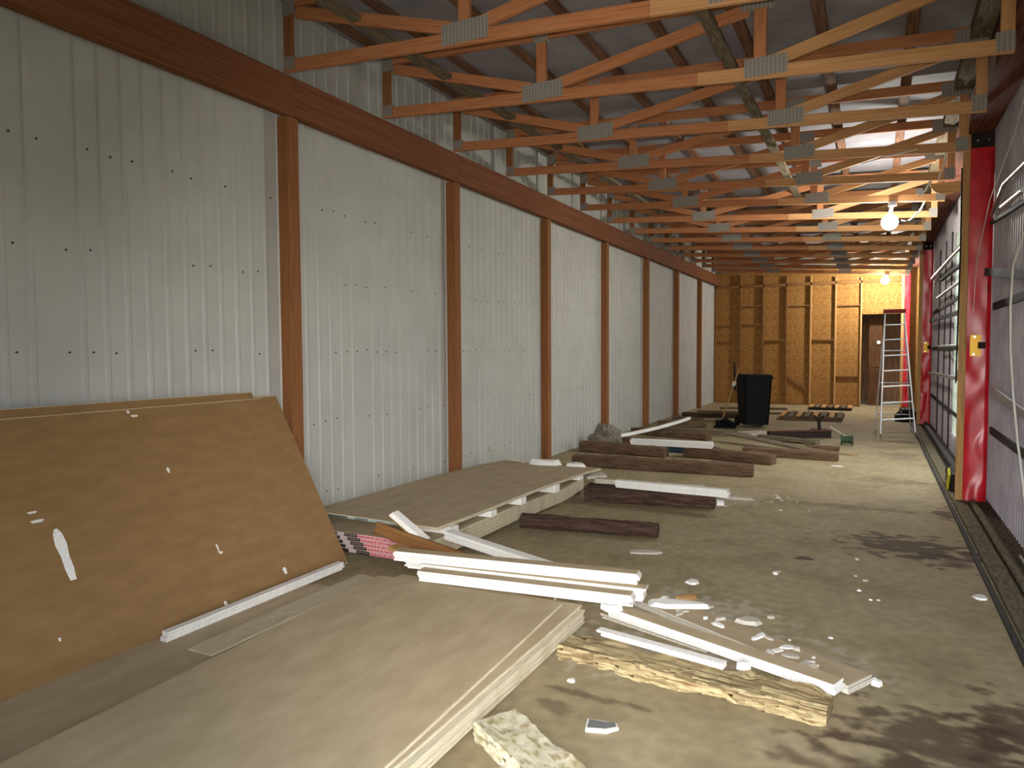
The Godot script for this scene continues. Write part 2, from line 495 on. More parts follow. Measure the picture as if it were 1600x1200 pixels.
func build_shell() -> void:
	var fl := part(self, "floor", slab_floor(), floor_material(), false)
	tag(fl, "worn tan concrete floor with dark oil stains", "floor", "", "structure")
	var gr := part(self, "ground_outside", box(-40, 40, -0.4, -0.16, -40, 60), M.outside_ground)
	tag(gr, "bare ground outside the building", "ground", "", "structure")
	# left wall
	var wl := structure("wall_left", "long white ribbed metal wall with brown posts and header", "wall")
	var d := REAR
	while d < END:
		var e: float = min(d + 0.914, END)
		part(wl, "metal_panel", ribbed(-4.2, d, e, 0.0, 4.35, 1.0, 0.1435, 0.009, 0.045, 0.022), M.wall_white)
		d = e
	part(wl, "outer_cladding", box(-4.35, -4.215, -0.1, 4.5, REAR - 0.1, END + 0.1), M.render_wall)
	for i in range(-1, 7):
		var c := PD + PS * i
		part(wl, "wall_post", upright(-4.198, -4.085, 0.0, 3.38, c - 0.06, c + 0.06, 0.004), M.post_wood)
	for i in range(-3, 8):
		var a: float = max(PD + PS * (i - 1) + 0.002, REAR)
		var b: float = min(PD + PS * i - 0.002, END - 0.1)
		if b > a: part(wl, "header_beam", box(-4.15, -4.065, 3.385, 3.685, a, b, 0.004), M.header_wood)
	var st := SurfaceTool.new()
	st.begin(Mesh.PRIMITIVE_TRIANGLES)
	for y in [0.35, 0.95, 1.55, 2.15, 2.75]:
		for k in range(10, 145):
			if rng.randf() < 0.45: continue
			var p := V(-4.1995, y + rng.randf_range(-0.015, 0.015), k * 0.1435 + 0.055)
			sweep_to(st, [p, p + Vector3(0.006, 0, 0)], ring(0.007, 6))
	var sc := part(wl, "screw_heads", st.commit(), M.screw)
	sc.set_meta("kind", "stuff")
	# end wall: chipboard on studs with a doorway at its right
	var we := structure("wall_end", "chipboard partition on wooden studs with a doorway", "wall")
	var xs := [-4.2, -3.46, -2.24, -1.0, -0.33]
	for i in 4:
		for r in [[0.0, 1.22], [1.222, 2.44], [2.442, 3.75]]:
			part(we, "chipboard_sheet", upright(xs[i] + 0.001, xs[i + 1] - 0.001, r[0], r[1], END, END + 0.012, 0.0), M.osb)
	part(we, "chipboard_sheet", upright(-0.329, 1.1, 2.47, 3.75, END, END + 0.012, 0.0), M.osb)
	part(we, "chipboard_sheet", upright(0.78, 1.1, 0.0, 2.468, END, END + 0.012, 0.0), M.osb)
	for i in 6:
		var x := -3.46 + 0.622 * i
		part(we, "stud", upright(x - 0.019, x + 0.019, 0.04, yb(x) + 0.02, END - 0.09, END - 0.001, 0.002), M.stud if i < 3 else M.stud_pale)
	part(we, "stud", upright(-4.18, -4.14, 0.04, 3.7, END - 0.09, END - 0.001, 0.002), M.stud)
	part(we, "bottom_plate", across(-4.18, -0.33, 0.0, 0.04, END - 0.09, END - 0.001, 0.002), M.stud)
	for b in [[0, 2.78], [0, 2.26], [1, 1.80], [2, 2.75], [3, 1.80], [4, 2.72], [4, 0.81], [-1, 2.24], [-1, 1.78]]:
		var x0: float = -3.46 + 0.622 * b[0] + 0.02
		var x1: float = x0 + 0.58
		if b[0] < 0: x0 = -4.13; x1 = -3.49
		part(we, "blocking", across(x0, x1, b[1] - 0.019, b[1] + 0.019, END - 0.075, END - 0.001, 0.002), M.stud)
	part(we, "brace", beam(V(-2.18, 0.80, END - 0.03), V(-1.66, 0.42, END - 0.03), 0.04, 0.09, Vector3.UP), M.stud)
	part(we, "top_plate", across(-4.18, 0.72, 3.30, 3.38, END - 0.09, END - 0.001, 0.002), M.stud)
	part(we, "outer_block", box(-4.35, -0.34, -0.1, 4.5, END + 0.013, END + 0.1), M.render_wall)
	part(we, "outer_block", box(-0.34, 1.2, 2.48, 4.5, END + 0.013, END + 0.1), M.render_wall)
	# dark store room behind the doorway
	var wr := structure("wall_store", "dark boarded store room behind the doorway", "wall")
	part(wr, "boarding", upright(-1.2, 1.6, -0.1, 3.0, 23.6, 23.7, 0.0), M.door_brown)
	part(wr, "boarding", upright(-1.3, -1.2, -0.1, 3.0, END + 0.1, 23.7, 0.0), M.door_brown)
	part(wr, "boarding", upright(1.6, 1.7, -0.1, 3.0, END + 0.1, 23.7, 0.0), M.door_brown)
	part(wr, "lid_board", box(-1.3, 1.7, 2.9, 3.0, END + 0.1, 23.7), M.door_brown)
	part(wr, "floor_slab", box(-1.3, 1.7, -0.15, -0.002, 22.0, 23.7), M.ledge)
	var dr := structure("door_1", "brown wooden door standing open in the doorway", "door")
	part(dr, "leaf", upright(-0.16, 0.16, 0.02, 2.36, 21.6, 21.64, 0.004), M.door_brown)
	part(dr, "leaf_rail", box(-0.14, 0.14, 1.05, 1.2, 21.585, 21.6, 0.003), M.door_brown)
	part(dr, "knob", tube([V(0.08, 1.72, 21.6), V(0.08, 1.72, 21.55)], 0.045, 10), M.bolt)
	# right wall
	var wri := structure("wall_right", "grey ribbed metal side wall with girts and a pale translucent panel", "wall")
	d = REAR
	while d < 8.5:
		var e: float = min(d + 0.914, 8.6)
		part(wri, "metal_panel", ribbed(1.04, d, e, -0.05, 4.3, -1.0, 0.105, 0.026, 0.04, 0.014), M.wall_grey)
		d = e
	d = 12.4
	while d < END - 0.01:
		var e: float = min(d + 0.914, END)
		part(wri, "metal_panel", ribbed(1.04, d, e, -0.05, 4.3, -1.0, 0.105, 0.026, 0.04, 0.014), M.wall_grey)
		d = e
	part(wri, "metal_panel", ribbed(1.04, 8.6, 12.4, 3.25, 4.3, -1.0, 0.105, 0.026, 0.04, 0.014), M.wall_grey)
	for i in 4: part(wri, "translucent_panel", box(1.04, 1.045, 0.3, 3.25, 8.6 + 0.95 * i, 8.6 + 0.95 * (i + 1) - 0.004), M.fibreglass)
	part(wri, "lower_panel", ribbed(1.04, 8.6, 12.4, -0.05, 0.3, -1.0, 0.105, 0.026, 0.04, 0.014), M.wall_grey)
	part(wri, "outer_cladding", box(1.055, 1.2, -0.1, 4.5, REAR - 0.1, 8.58), M.render_wall)
	part(wri, "outer_cladding", box(1.055, 1.2, -0.1, 4.5, 12.42, END + 0.1), M.render_wall)
	part(wri, "outer_cladding", box(1.055, 1.2, 3.27, 4.5, 8.58, 12.42), M.render_wall)
	for y in [0.62, 1.55, 2.25, 2.95]:
		part(wri, "girt", box(1.0, 1.021, y - 0.03, y + 0.03, 8.6, END - 0.05, 0.003), M.dark_steel)
	for y in [0.75, 1.95]:
		part(wri, "girt", box(1.0, 1.021, y - 0.035, y + 0.035, REAR, 8.2, 0.003), M.dark_steel)
	for dd in [9.4, 10.6, 12.6, 13.6, 14.8, 18.4]:
		part(wri, "steel_stud", box(1.0, 1.021, 0.0, 3.3, dd - 0.035, dd + 0.035, 0.003), M.dark_steel)
	part(wri, "eave_beam", box(0.758, 0.99, 3.645, 3.93, REAR, END - 0.1, 0.004), M.beam_dark)
	# rear wall with the big doorway the photographer stands in
	var wb := structure("wall_rear", "front wall with the wide open doorway behind the camera", "wall")
	part(wb, "masonry", box(-4.35, DOOR_L, -0.1, 4.5, REAR - 0.1, REAR), M.render_wall)
	part(wb, "masonry", box(DOOR_R, 1.2, -0.1, 4.5, REAR - 0.1, REAR), M.render_wall)
	part(wb, "masonry", box(DOOR_L, DOOR_R, DOOR_H, 4.5, REAR - 0.1, REAR), M.render_wall)
	# roof
	var ce := structure("ceiling", "grey roof sheeting on brown purlins above the trusses", "ceiling")
	var a0 := V(-1.6, yt(-1.6) + 0.06, REAR - 0.1)
	var a1 := V(-1.6, yt(-1.6) + 0.06, END + 0.1)
	var tilt := Vector3(0.049, 1, 0).normalized()
	part(ce, "roof_sheet", sweep([a0, a1], rect(5.7, 0.03), tilt), M.roof_sheet)
	part(ce, "roof_deck", sweep([a0 + Vector3.UP * 0.08, a1 + Vector3.UP * 0.08], rect(5.9, 0.1), tilt), M.render_wall)
	for x in [-4.02, -3.5, -2.87, -2.22, -1.61, -1.0, -0.42, 0.215]:
		part(ce, "purlin", sweep([V(x, yt(x) + 0.021, REAR), V(x, yt(x) + 0.021, END - 0.02)], rect(0.089, 0.04, 0.003), tilt), M.purlin)
	part(ce, "eave_purlin", sweep([V(0.68, yt(0.68) - 0.03, REAR), V(0.68, yt(0.68) - 0.03, END - 0.02)], rect(0.14, 0.14, 0.004), tilt), M.weathered)
	part(ce, "lateral_brace", box(-1.14, -1.05, yt(-1.1) - 0.24, yt(-1.1) - 0.20, D0 + DS * 0.6, 12.2, 0.002), M.weathered)
	part(ce, "lateral_brace", box(-3.40, -3.31, yt(-3.3) - 0.30, yt(-3.3) - 0.26, D0 - 1.0, 12.2, 0.002), M.weathered)

const DOOR_L := -0.6
const DOOR_R := 1.0
const DOOR_H := 2.5

func plate(x: float, y: float, w: float, h: float, dz: float) -> ArrayMesh:
	# stands on the face of the truss that looks towards the camera (dz > 0) or away
	var st := SurfaceTool.new()
	st.begin(Mesh.PRIMITIVE_TRIANGLES)
	sweep_to(st, [Vector3(x - w / 2, y, dz), Vector3(x + w / 2, y, dz)], rect(0.003, h))
	return st.commit()

func build_trusses() -> void:
	var root := thing("roof_truss", V(-1.7, 3.5, D0), "", "truss", "wooden roof trusses across the hall")
	var o := -Vector3(-1.7, 3.5, 0)
	var L := func(x: float, y: float) -> Vector3: return Vector3(x, y, 0) + o
	var back := Vector3.BACK
	var add := func(called: String, a: Vector3, b: Vector3, h: float, m: Material, z: float) -> void:
		part(root, called, sweep([a + Vector3(0, 0, z), b + Vector3(0, 0, z)], rect(0.036, h, 0.003), back.cross((b - a).normalized()).normalized()), m, false)
	add.call("bottom_chord", L.call(-4.06, yb(-4.06) + 0.045), L.call(-1.2, yb(-1.2) + 0.045), 0.089, M.truss, 0.0)
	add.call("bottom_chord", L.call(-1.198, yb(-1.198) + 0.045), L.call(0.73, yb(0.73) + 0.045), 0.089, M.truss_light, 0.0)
	add.call("top_chord", L.call(-4.06, yt(-4.06) - 0.046), L.call(0.73, yt(0.73) - 0.046), 0.089, M.truss, 0.0)
	add.call("heel_post", L.call(-4.02, yb(-4.02) + 0.09), L.call(-4.02, yt(-4.02) - 0.092), 0.08, M.post_wood, 0.0)
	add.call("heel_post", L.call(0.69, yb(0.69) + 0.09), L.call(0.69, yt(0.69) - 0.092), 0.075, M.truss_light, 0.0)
	add.call("web_post", L.call(-2.46, yb(-2.46) + 0.09), L.call(-2.46, yt(-2.46) - 0.092), 0.085, M.truss, 0.0)
	add.call("web_post", L.call(-0.76, yb(-0.76) + 0.09), L.call(-0.76, yt(-0.76) - 0.092), 0.085, M.truss, 0.0)
	add.call("diagonal", L.call(-3.93, yt(-3.93) - 0.13), L.call(-2.56, yb(-2.56) + 0.12), 0.085, M.truss, 0.0)
	add.call("diagonal", L.call(-2.36, yb(-2.36) + 0.12), L.call(-0.84, yt(-0.84) - 0.13), 0.085, M.truss, 0.0)
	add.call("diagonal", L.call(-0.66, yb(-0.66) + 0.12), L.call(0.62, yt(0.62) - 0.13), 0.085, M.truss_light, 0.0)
	for q in [[-2.45, yb(-2.45) + 0.085, 0.36, 0.14], [-0.72, yb(-0.72) + 0.085, 0.29, 0.13], [0.68, yb(0.68) + 0.07, 0.1, 0.12], [-4.0, yb(-4.0) + 0.06, 0.1, 0.1], [-4.0, yt(-4.0) - 0.08, 0.12, 0.13], [-2.46, yt(-2.46) - 0.07, 0.12, 0.1], [-0.78, yt(-0.78) - 0.08, 0.22, 0.12], [0.62, yt(0.62) - 0.08, 0.22, 0.13], [-1.2, yb(-1.2) + 0.045, 0.001, 0.001]]:
		if q[2] < 0.01: continue
		var lp: Vector3 = L.call(q[0], q[1])
		for z in [0.0197, -0.0197]:
			part(root, "nail_plate", plate(lp.x, lp.y, q[2], q[3], z), M.nail_plate, false)
	for k in 14:
		var t: Node3D = root
		if k > 0:
			t = root.duplicate()
			t.name = numbered("roof_truss")
			add_child(t)
		t.position = V(-1.7, 3.5, D0 + DS * k)
		var which: String = "nearest" if k == 0 else ("farthest" if k == 13 else ORD[k])
		t.set_meta("label", "%s wooden roof truss %s, orange pine with grey nail plates" % [which, "to the camera" if k == 0 else ("by the chipboard end wall" if k == 13 else "from the camera")])

# ---------- drywall ----------
func board_path(x: float, d0: float, d1: float, drift: float, ys: Callable, n := 14) -> Array:
	var p := []
	for i in n:
		var f := float(i) / (n - 1)
		var d := lerpf(d0, d1, f)
		p.append(V(x + drift * f, ys.call(d), d))
	return p

func sheet(pts: Array, width: float, label: String, group: String, paper: Material, up := Vector3.UP, face := true, thick := 0.0112) -> Node3D:
	var mid: Vector3 = pts[pts.size() / 2]
	var t := thing("drywall_sheet", mid, label, "drywall sheet", group)
	part(t, "gypsum_board", sweep(pts, rect(width, thick, 0.0015), up), M.board_edge)
	if face:
		var q := []
		for i in pts.size():
			q.append(pts[i] + up * (thick / 2 + 0.0006))
		part(t, "face_paper", sweep(q, rect(width - 0.012, 0.001), up), paper)
	return t

func strip_pile(called: String, a: Vector3, b: Vector3, n: int, w: float, where: String, group: String, m: Material, top_paper := true, shift := Vector3.ZERO, t := 0.0125, ragged := 0.012) -> void:
	# n narrow offcuts stacked on one another; a and b are the ends of the lowest one's underside centre line
	var dir := (b - a).normalized()
	for i in n:
		var y := Vector3.UP * (t * (i + 0.5)) + shift * i
		var side := dir.cross(Vector3.UP) * rng.randf_range(-0.004, 0.004)
		var p := a + y + side + dir * rng.randf_range(-ragged, ragged)
		var q := b + y + side + dir * rng.randf_range(-ragged, ragged)
		var which: String = "topmost" if i == n - 1 else ("lowest" if i == 0 else ORD[i] + " from below")
		var o := thing(called, (p + q) / 2, "%s white drywall strip %s" % [which, where], "drywall strip", group)
		part(o, "gypsum_core", beam(p, q, w, t - 0.0016, Vector3.UP, 0.0008), m)
		if top_paper and i == n - 1:
			var lift := Vector3.UP * (t / 2 - 0.0004)
			part(o, "face_paper", beam(p + lift + dir * 0.003, q + lift - dir * 0.003, w - 0.004, 0.001, Vector3.UP, 0.0), M.grey_paper)

func build_drywall() -> void:
	var g1 := "drywall sheets in the near flat stack"
	var n1 := 12
	for i in n1:
		var y := 0.0065 + 0.0125 * i
		var sx := rng.randf_range(-0.006, 0.006)
		var x := -2.01 + sx
		if i < 4: x -= 0.012 * (4 - i)
		var path := board_path(x, 1.13, 3.57 + rng.randf_range(-0.004, 0.004), 0.0, func(_d): return y, 3)
		if i == n1 - 2: path = board_path(x - 0.02, 1.13, 3.60, 0.0, func(_d): return y, 3)
		if i == n1 - 1: path = board_path(-2.02, 1.10, 3.50, -0.10, func(dd): return y + 0.001 + 0.004 * smoothstep(2.6, 3.5, dd), 6)
		var w: String = "topmost" if i == n1 - 1 else ("lowest" if i == 0 else ORD[n1 - 1 - i] + " from the top")
		sheet(path, 1.22, "%s sheet of the near flat drywall stack on the floor" % w, g1, M.grey_paper, Vector3.UP, i >= n1 - 2)
	# ripped half sheets between that stack and the leaning ones
	for i in 3:
		var y := 0.0065 + 0.0125 * i
		sheet(board_path(-2.98 - 0.035 * i, 1.1, 3.5 - 0.05 * i, 0.0, func(_d): return y, 3), 0.60, "%s ripped half sheet lying between the leaning and flat drywall" % ["lowest", "middle", "uppermost"][i], "ripped drywall half sheets by the leaning stack", M.dim_paper)
	# leaning sheets
	var gl := "drywall sheets leaning against the white wall"
	var foot := Vector2(-3.345, 0.006)
	var top := Vector2(-4.03, 1.207)
	var dirv := (top - foot).normalized()
	var nrm := Vector2(-dirv.y, dirv.x) * -1.0
	if nrm.x < 0: nrm = -nrm
	for i in 4:
		# 0 = front sheet, later ones lie behind it towards the wall
		var off := -nrm * 0.0125 * i
		var f := foot + off + dirv * (0.012 * i)
		var wd := 1.382
		var ext := 0.0
		if i == 1: ext = -0.06
		if i >= 2: ext = 0.12 + 0.02 * i
		var mid := f + dirv * wd / 2
		if i == 1: mid += dirv * 0.05
		var upv := Vector3(nrm.x, nrm.y, 0)
		var w: String = ["front", "second", "third", "rearmost"][i]
		sheet([V(mid.x, mid.y, 1.10), V(mid.x, mid.y, 2.4), V(mid.x, mid.y, 3.78 + ext)], wd, "%s brown sheet of the drywall leaning on the white wall" % w, gl, M.kraft_paper, upv)
	# scuffs and torn spots on the front leaning sheet: plaster showing through
	var fs := get_node("drywall_sheet_%03d" % (n1 + 3))
	var on := func(s: float, d: float) -> Vector3: return V(foot.x + dirv.x * s + nrm.x * 0.0072, foot.y + dirv.y * s + nrm.y * 0.0072, d)
	for q in [[0.60, 2.10, 0.055, 0.28], [0.80, 2.03, 0.07, 0.016], [0.85, 2.02, 0.05, 0.012], [0.40, 2.95, 0.012, 0.06], [0.37, 2.96, 0.03, 0.014], [0.95, 2.83, 0.02, 0.035], [0.13, 3.36, 0.03, 0.045], [0.06, 2.86, 0.022, 0.055], [1.33, 2.75, 0.05, 0.014], [1.36, 2.72, 0.02, 0.02], [0.20, 1.95, 0.014, 0.018]]:
		var c: Vector3 = on.call(q[0], q[1])
		var along: Vector3 = Vector3(dirv.x, dirv.y, 0) * q[3] / 2
		part(fs, "torn_spot", sweep([c - along, c - along * 0.55, c - along * 0.1, c + along * 0.4, c + along * 0.8, c + along], rect(q[2], 0.0012, 0.0003), Vector3(nrm.x, nrm.y, 0), 0.0, 3, false, [0.55, 0.8, 0.72, 1.05, 0.8, 0.3]), M.gypsum)
	# far flat stack, lying hollow over timbers
	var g2 := "drywall sheets in the farther flat stack"
	var hb := func(d: float) -> float:
		var c := [[4.0, 0.075], [5.3, 0.072], [5.9, 0.05], [6.5, 0.028], [7.2, 0.066]]
		for i in 4:
			if d <= c[i + 1][0]: return lerpf(c[i][1], c[i + 1][1], smoothstep(0, 1, (d - c[i][0]) / (c[i + 1][0] - c[i][0])))
		return 0.066
	for i in 10:
		var k := i
		var path := board_path(-3.38 + 0.004 * (9 - (i | 1)), 4.06 - 0.006 * (9 - (i | 1)), 7.05, -0.004 * (9 - (i | 1)), func(d): return hb.call(d) + 0.0065 + 0.0125 * k, 16)
		var w: String = "topmost" if i == 9 else ("lowest" if i == 0 else ORD[i] + " from below")
		var s := sheet(path, 1.22, "%s sheet under the spacer blocks of the farther drywall stack" % w, g2, M.dim_paper, Vector3.UP, i == 9)
		if i % 2 == 1:
			# one printed tape binds each pair
			var y: float = hb.call(4.06) + 0.0125 * k
			part(s, "end_tape", tape(-3.985 + 0.004 * (9 - k), -2.775 + 0.004 * (9 - k), y, 0.0225, 4.054 - 0.006 * (9 - k), 0.03 * (9 - k) / 2.0), M.tape_pink)
	var ht := func(d: float) -> float:
		var c := [[4.0, 0.258], [4.8, 0.25], [5.8, 0.252], [6.8, 0.232], [7.6, 0.20]]
		for i in 4:
			if d <= c[i + 1][0]: return lerpf(c[i][1], c[i + 1][1], smoothstep(0, 1, (d - c[i][0]) / (c[i + 1][0] - c[i][0])))
		return 0.20
	for i in 2:
		var k := i
		var path := board_path(-3.40, 4.22, 7.45, 0.06, func(d): return ht.call(d) + 0.0065 + 0.0125 * k, 16)
		var s := sheet(path, 1.25, "%s sheet raised on spacer blocks over the farther drywall stack" % ["lower", "upper"][i], g2, M.dim_paper, Vector3.UP, i == 1)
		if i == 1: part(s, "end_tape", tape(-4.02, -2.80, ht.call(4.22) + 0.0125, 0.012, 4.213), M.tape_blue)
	var gd := "white spacer blocks under the raised drywall sheet"
	var sp := [4.40, 5.0, 5.55, 6.3, 6.93]
	for i in 5:
		var d: float = sp[i]
		var y0: float = hb.call(d) + 0.127
		var y1: float = ht.call(d) - 0.001
		var t := thing("spacer_block", V(-2.85, y0, d), "%s white spacer block from the camera under the raised drywall sheet" % ORD[i], "spacer block", gd)
		var n := int((y1 - y0) / 0.0125)
		for j in n:
			var h := (y1 - y0) / n
			part(t, "strip", box(-3.05, -2.745, y0 + h * j + 0.0008, y0 + h * (j + 1), d - 0.05, d + 0.05), M.gypsum)

func tape(x0: float, x1: float, y: float, h: float, d: float, slip := 0.0) -> ArrayMesh:
	var st := SurfaceTool.new()
	st.begin(Mesh.PRIMITIVE_TRIANGLES)
	var n := 6
	for i in n:
		var a := lerpf(x0, x1, float(i) / n)
		var b := lerpf(x0, x1, float(i + 1) / n)
		var u0 := float(i) / n - slip / (x1 - x0)
		var u1 := float(i + 1) / n - slip / (x1 - x0)
		for s in [[0.0, 1.0], [0.001, -1.0]]:
			var o := V(0, 0, s[0])
			var nn := Vector3(0, 0, s[1])
			tri(st, V(a, y - h / 2, d) + o, V(b, y - h / 2, d) + o, V(b, y + h / 2, d) + o, nn, nn, nn, Vector2(u0, 1), Vector2(u1, 1), Vector2(u1, 0))
			tri(st, V(a, y - h / 2, d) + o, V(b, y + h / 2, d) + o, V(a, y + h / 2, d) + o, nn, nn, nn, Vector2(u0, 1), Vector2(u1, 0), Vector2(u0, 0))
	return st.commit()

func build_strips() -> void:
	var w := 0.085
	# three bundles across the near stack
	strip_pile("drywall_strip", V(-2.45, 0.155, 3.53), V(-1.16, 0.155, 3.685), 5, w, "in the front bundle across the near stack", "front bundle of white strips", M.gypsum)
	strip_pile("drywall_strip", V(-2.50, 0.155, 3.625), V(-1.12, 0.155, 3.79), 6, w, "in the middle bundle across the near stack", "middle bundle of white strips", M.gypsum)
	strip_pile("drywall_strip", V(-2.68, 0.231, 3.60), V(-1.17, 0.231, 3.83), 5, w, "in the raised rear bundle across the near stack", "rear bundle of white strips", M.gypsum)
	strip_pile("drywall_strip", V(-2.66, 0.157, 3.69), V(-1.3, 0.157, 3.885), 5, 0.06, "hidden behind the middle bundle on the near stack", "hindmost bundle of white strips", M.gypsum)
	# the bundle that slopes away behind them
	strip_pile("drywall_strip", V(-2.70, 0.212, 4.22), V(-1.72, 0.145, 3.99), 5, 0.075, "in the sloping bundle behind the others", "sloping bundle of white strips", M.gypsum, false)
	for i in 2:
		var z := 0.016 * i
		var o := thing("drywall_strip", V(-2.1, 0, 4.0 + z), "%s brown drywall strip standing on edge below the sloping bundle" % ["front", "rear"][i], "drywall strip", "strips on edge below the sloping bundle")
		part(o, "gypsum_core", beam(V(-2.56, 0.09, 3.96 + z), V(-1.72, 0.06, 3.91 + z), 0.012, 0.17 - 0.02 * i, Vector3.UP, 0.001), M.gypsum)
		if i == 0: part(o, "face_paper", beam(V(-2.555, 0.09, 3.9535), V(-1.725, 0.06, 3.9035), 0.001, 0.166, Vector3.UP, 0.0), M.kraft_paper)
	# bundle and loose strip at the foot of the leaning sheets
	strip_pile("drywall_strip", V(-3.275, 0.042, 2.38), V(-3.275, 0.042, 3.75), 4, 0.05, "in the bundle at the leaning sheets' foot", "bundle at the foot of the leaning sheets", M.gypsum, false)
	var gs := thing("drywall_strip", V(-3.02, 0.04, 3.0), "single grey drywall strip lying beside the leaning sheets' foot bundle", "drywall strip")
	part(gs, "gypsum_core", sweep([V(-2.98, 0.05, 2.36), V(-2.98, 0.052, 3.1), V(-2.95, 0.06, 3.66)], rect(0.17, 0.012, 0.001)), M.board_edge)
	# lumber laid over the gap
	solo("lumber_plank", sweep([V(-3.14, 0.292, 3.98), V(-2.3, 0.20, 3.85)], rect(0.04, 0.085, 0.003), Vector3(0.0, 1, -0.35)), M.stud, "brown wooden plank slanting between the two drywall stacks", "plank")
	solo("lumber_plank", sweep([V(-2.96, 0.19, 3.93), V(-2.66, 0.172, 3.85)], rect(0.09, 0.03, 0.002)), M.stud_pale, "pale short wooden plank below the brown slanting plank", "plank")
	# short bundle tipped up on its end
	var tb := thing("offcut_bundle", V(-2.85, 0.25, 4.05), "short tilted bundle of drywall offcuts with brown paper end", "offcut bundle")
	for j in 4:
		var off := Vector3(0.010, 0.007, 0.0) * j * 1.05
		part(tb, "offcut", beam(V(-3.01, 0.40, 3.98) + off, V(-2.74, 0.235, 3.98) + off, 0.075, 0.0125, Vector3(0.5, 0.85, 0), 0.0008), M.kraft_paper if j == 0 else M.gypsum)
	# right of the near stack: strips sliding off over the rotten timber
	strip_pile("drywall_strip", V(-1.30, 0.045, 3.785), V(-0.115, 0.045, 3.345), 4, 0.10, "in the bundle beside the yellow rotten timber", "bundle beside the yellow rotten timber", M.gypsum, true, Vector3.ZERO, 0.0125, 0.006)
	strip_pile("drywall_strip", V(-1.22, 0.004, 4.16), V(-0.03, 0.004, 3.515), 3, 0.2, "in the low bundle farthest from the near stack's side", "low bundle on the floor", M.dusty_gypsum, true)
	strip_pile("drywall_strip", V(-1.25, 0.083, 3.40), V(-0.60, 0.079, 3.29), 2, 0.05, "lying broken along the yellow rotten timber", "broken strips along the yellow timber", M.gypsum, false, Vector3.ZERO, 0.0125, 0.04)
	strip_pile("drywall_strip", V(-1.38, 0.004, 3.86), V(-0.72, 0.004, 3.64), 2, 0.12, "under the overhanging bundle ends by the near stack", "dusty strips under the bundle ends", M.dusty_gypsum, true, Vector3.ZERO, 0.0125, 0.03)
	# on the timbers farther off
	strip_pile("drywall_strip", V(-2.33, 0.151, 6.86), V(-1.21, 0.151, 6.82), 6, 0.08, "stacked on the dark timber past the far stack", "strips on the dark timber", M.gypsum, false)
	strip_pile("drywall_strip", V(-2.60, 0.151, 6.98), V(-1.5, 0.151, 7.10), 4, 0.08, "behind the white strips on the dark timber", "rear strips on the dark timber", M.dusty_gypsum, true)
	strip_pile("drywall_strip", V(-3.2, 0.151, 10.07), V(-2.02, 0.151, 10.12), 5, 0.09, "stacked above the blue tarp farther down the hall", "strips above the blue tarp", M.gypsum, false, Vector3.ZERO, 0.018)
	var bent := []
	for i in 9:
		var f := i / 8.0
		bent.append(V(lerpf(-3.68, -3.02, f), 0.17 + 0.12 * f * f, lerpf(10.75, 13.0, f)))
	solo("drywall_strip", sweep(bent, rect(0.05, 0.05, 0.003)), M.gypsum, "long thin bowed white strip rising above the far timbers", "drywall strip")
	solo("drywall_strip", sweep([V(-4.08, 0.36, 7.30), V(-3.62, 0.243, 7.36)], rect(0.06, 0.012, 0.001)), M.dusty_gypsum, "short grey strip tilted up at the wall behind the far stack", "drywall strip")
	solo("drywall_strip", beam(V(-2.80, 0.17, 7.18), V(-2.62, 0.185, 7.30), 0.20, 0.03), M.dusty_gypsum, "thick white offcut lying at the far stack's far corner", "drywall strip")

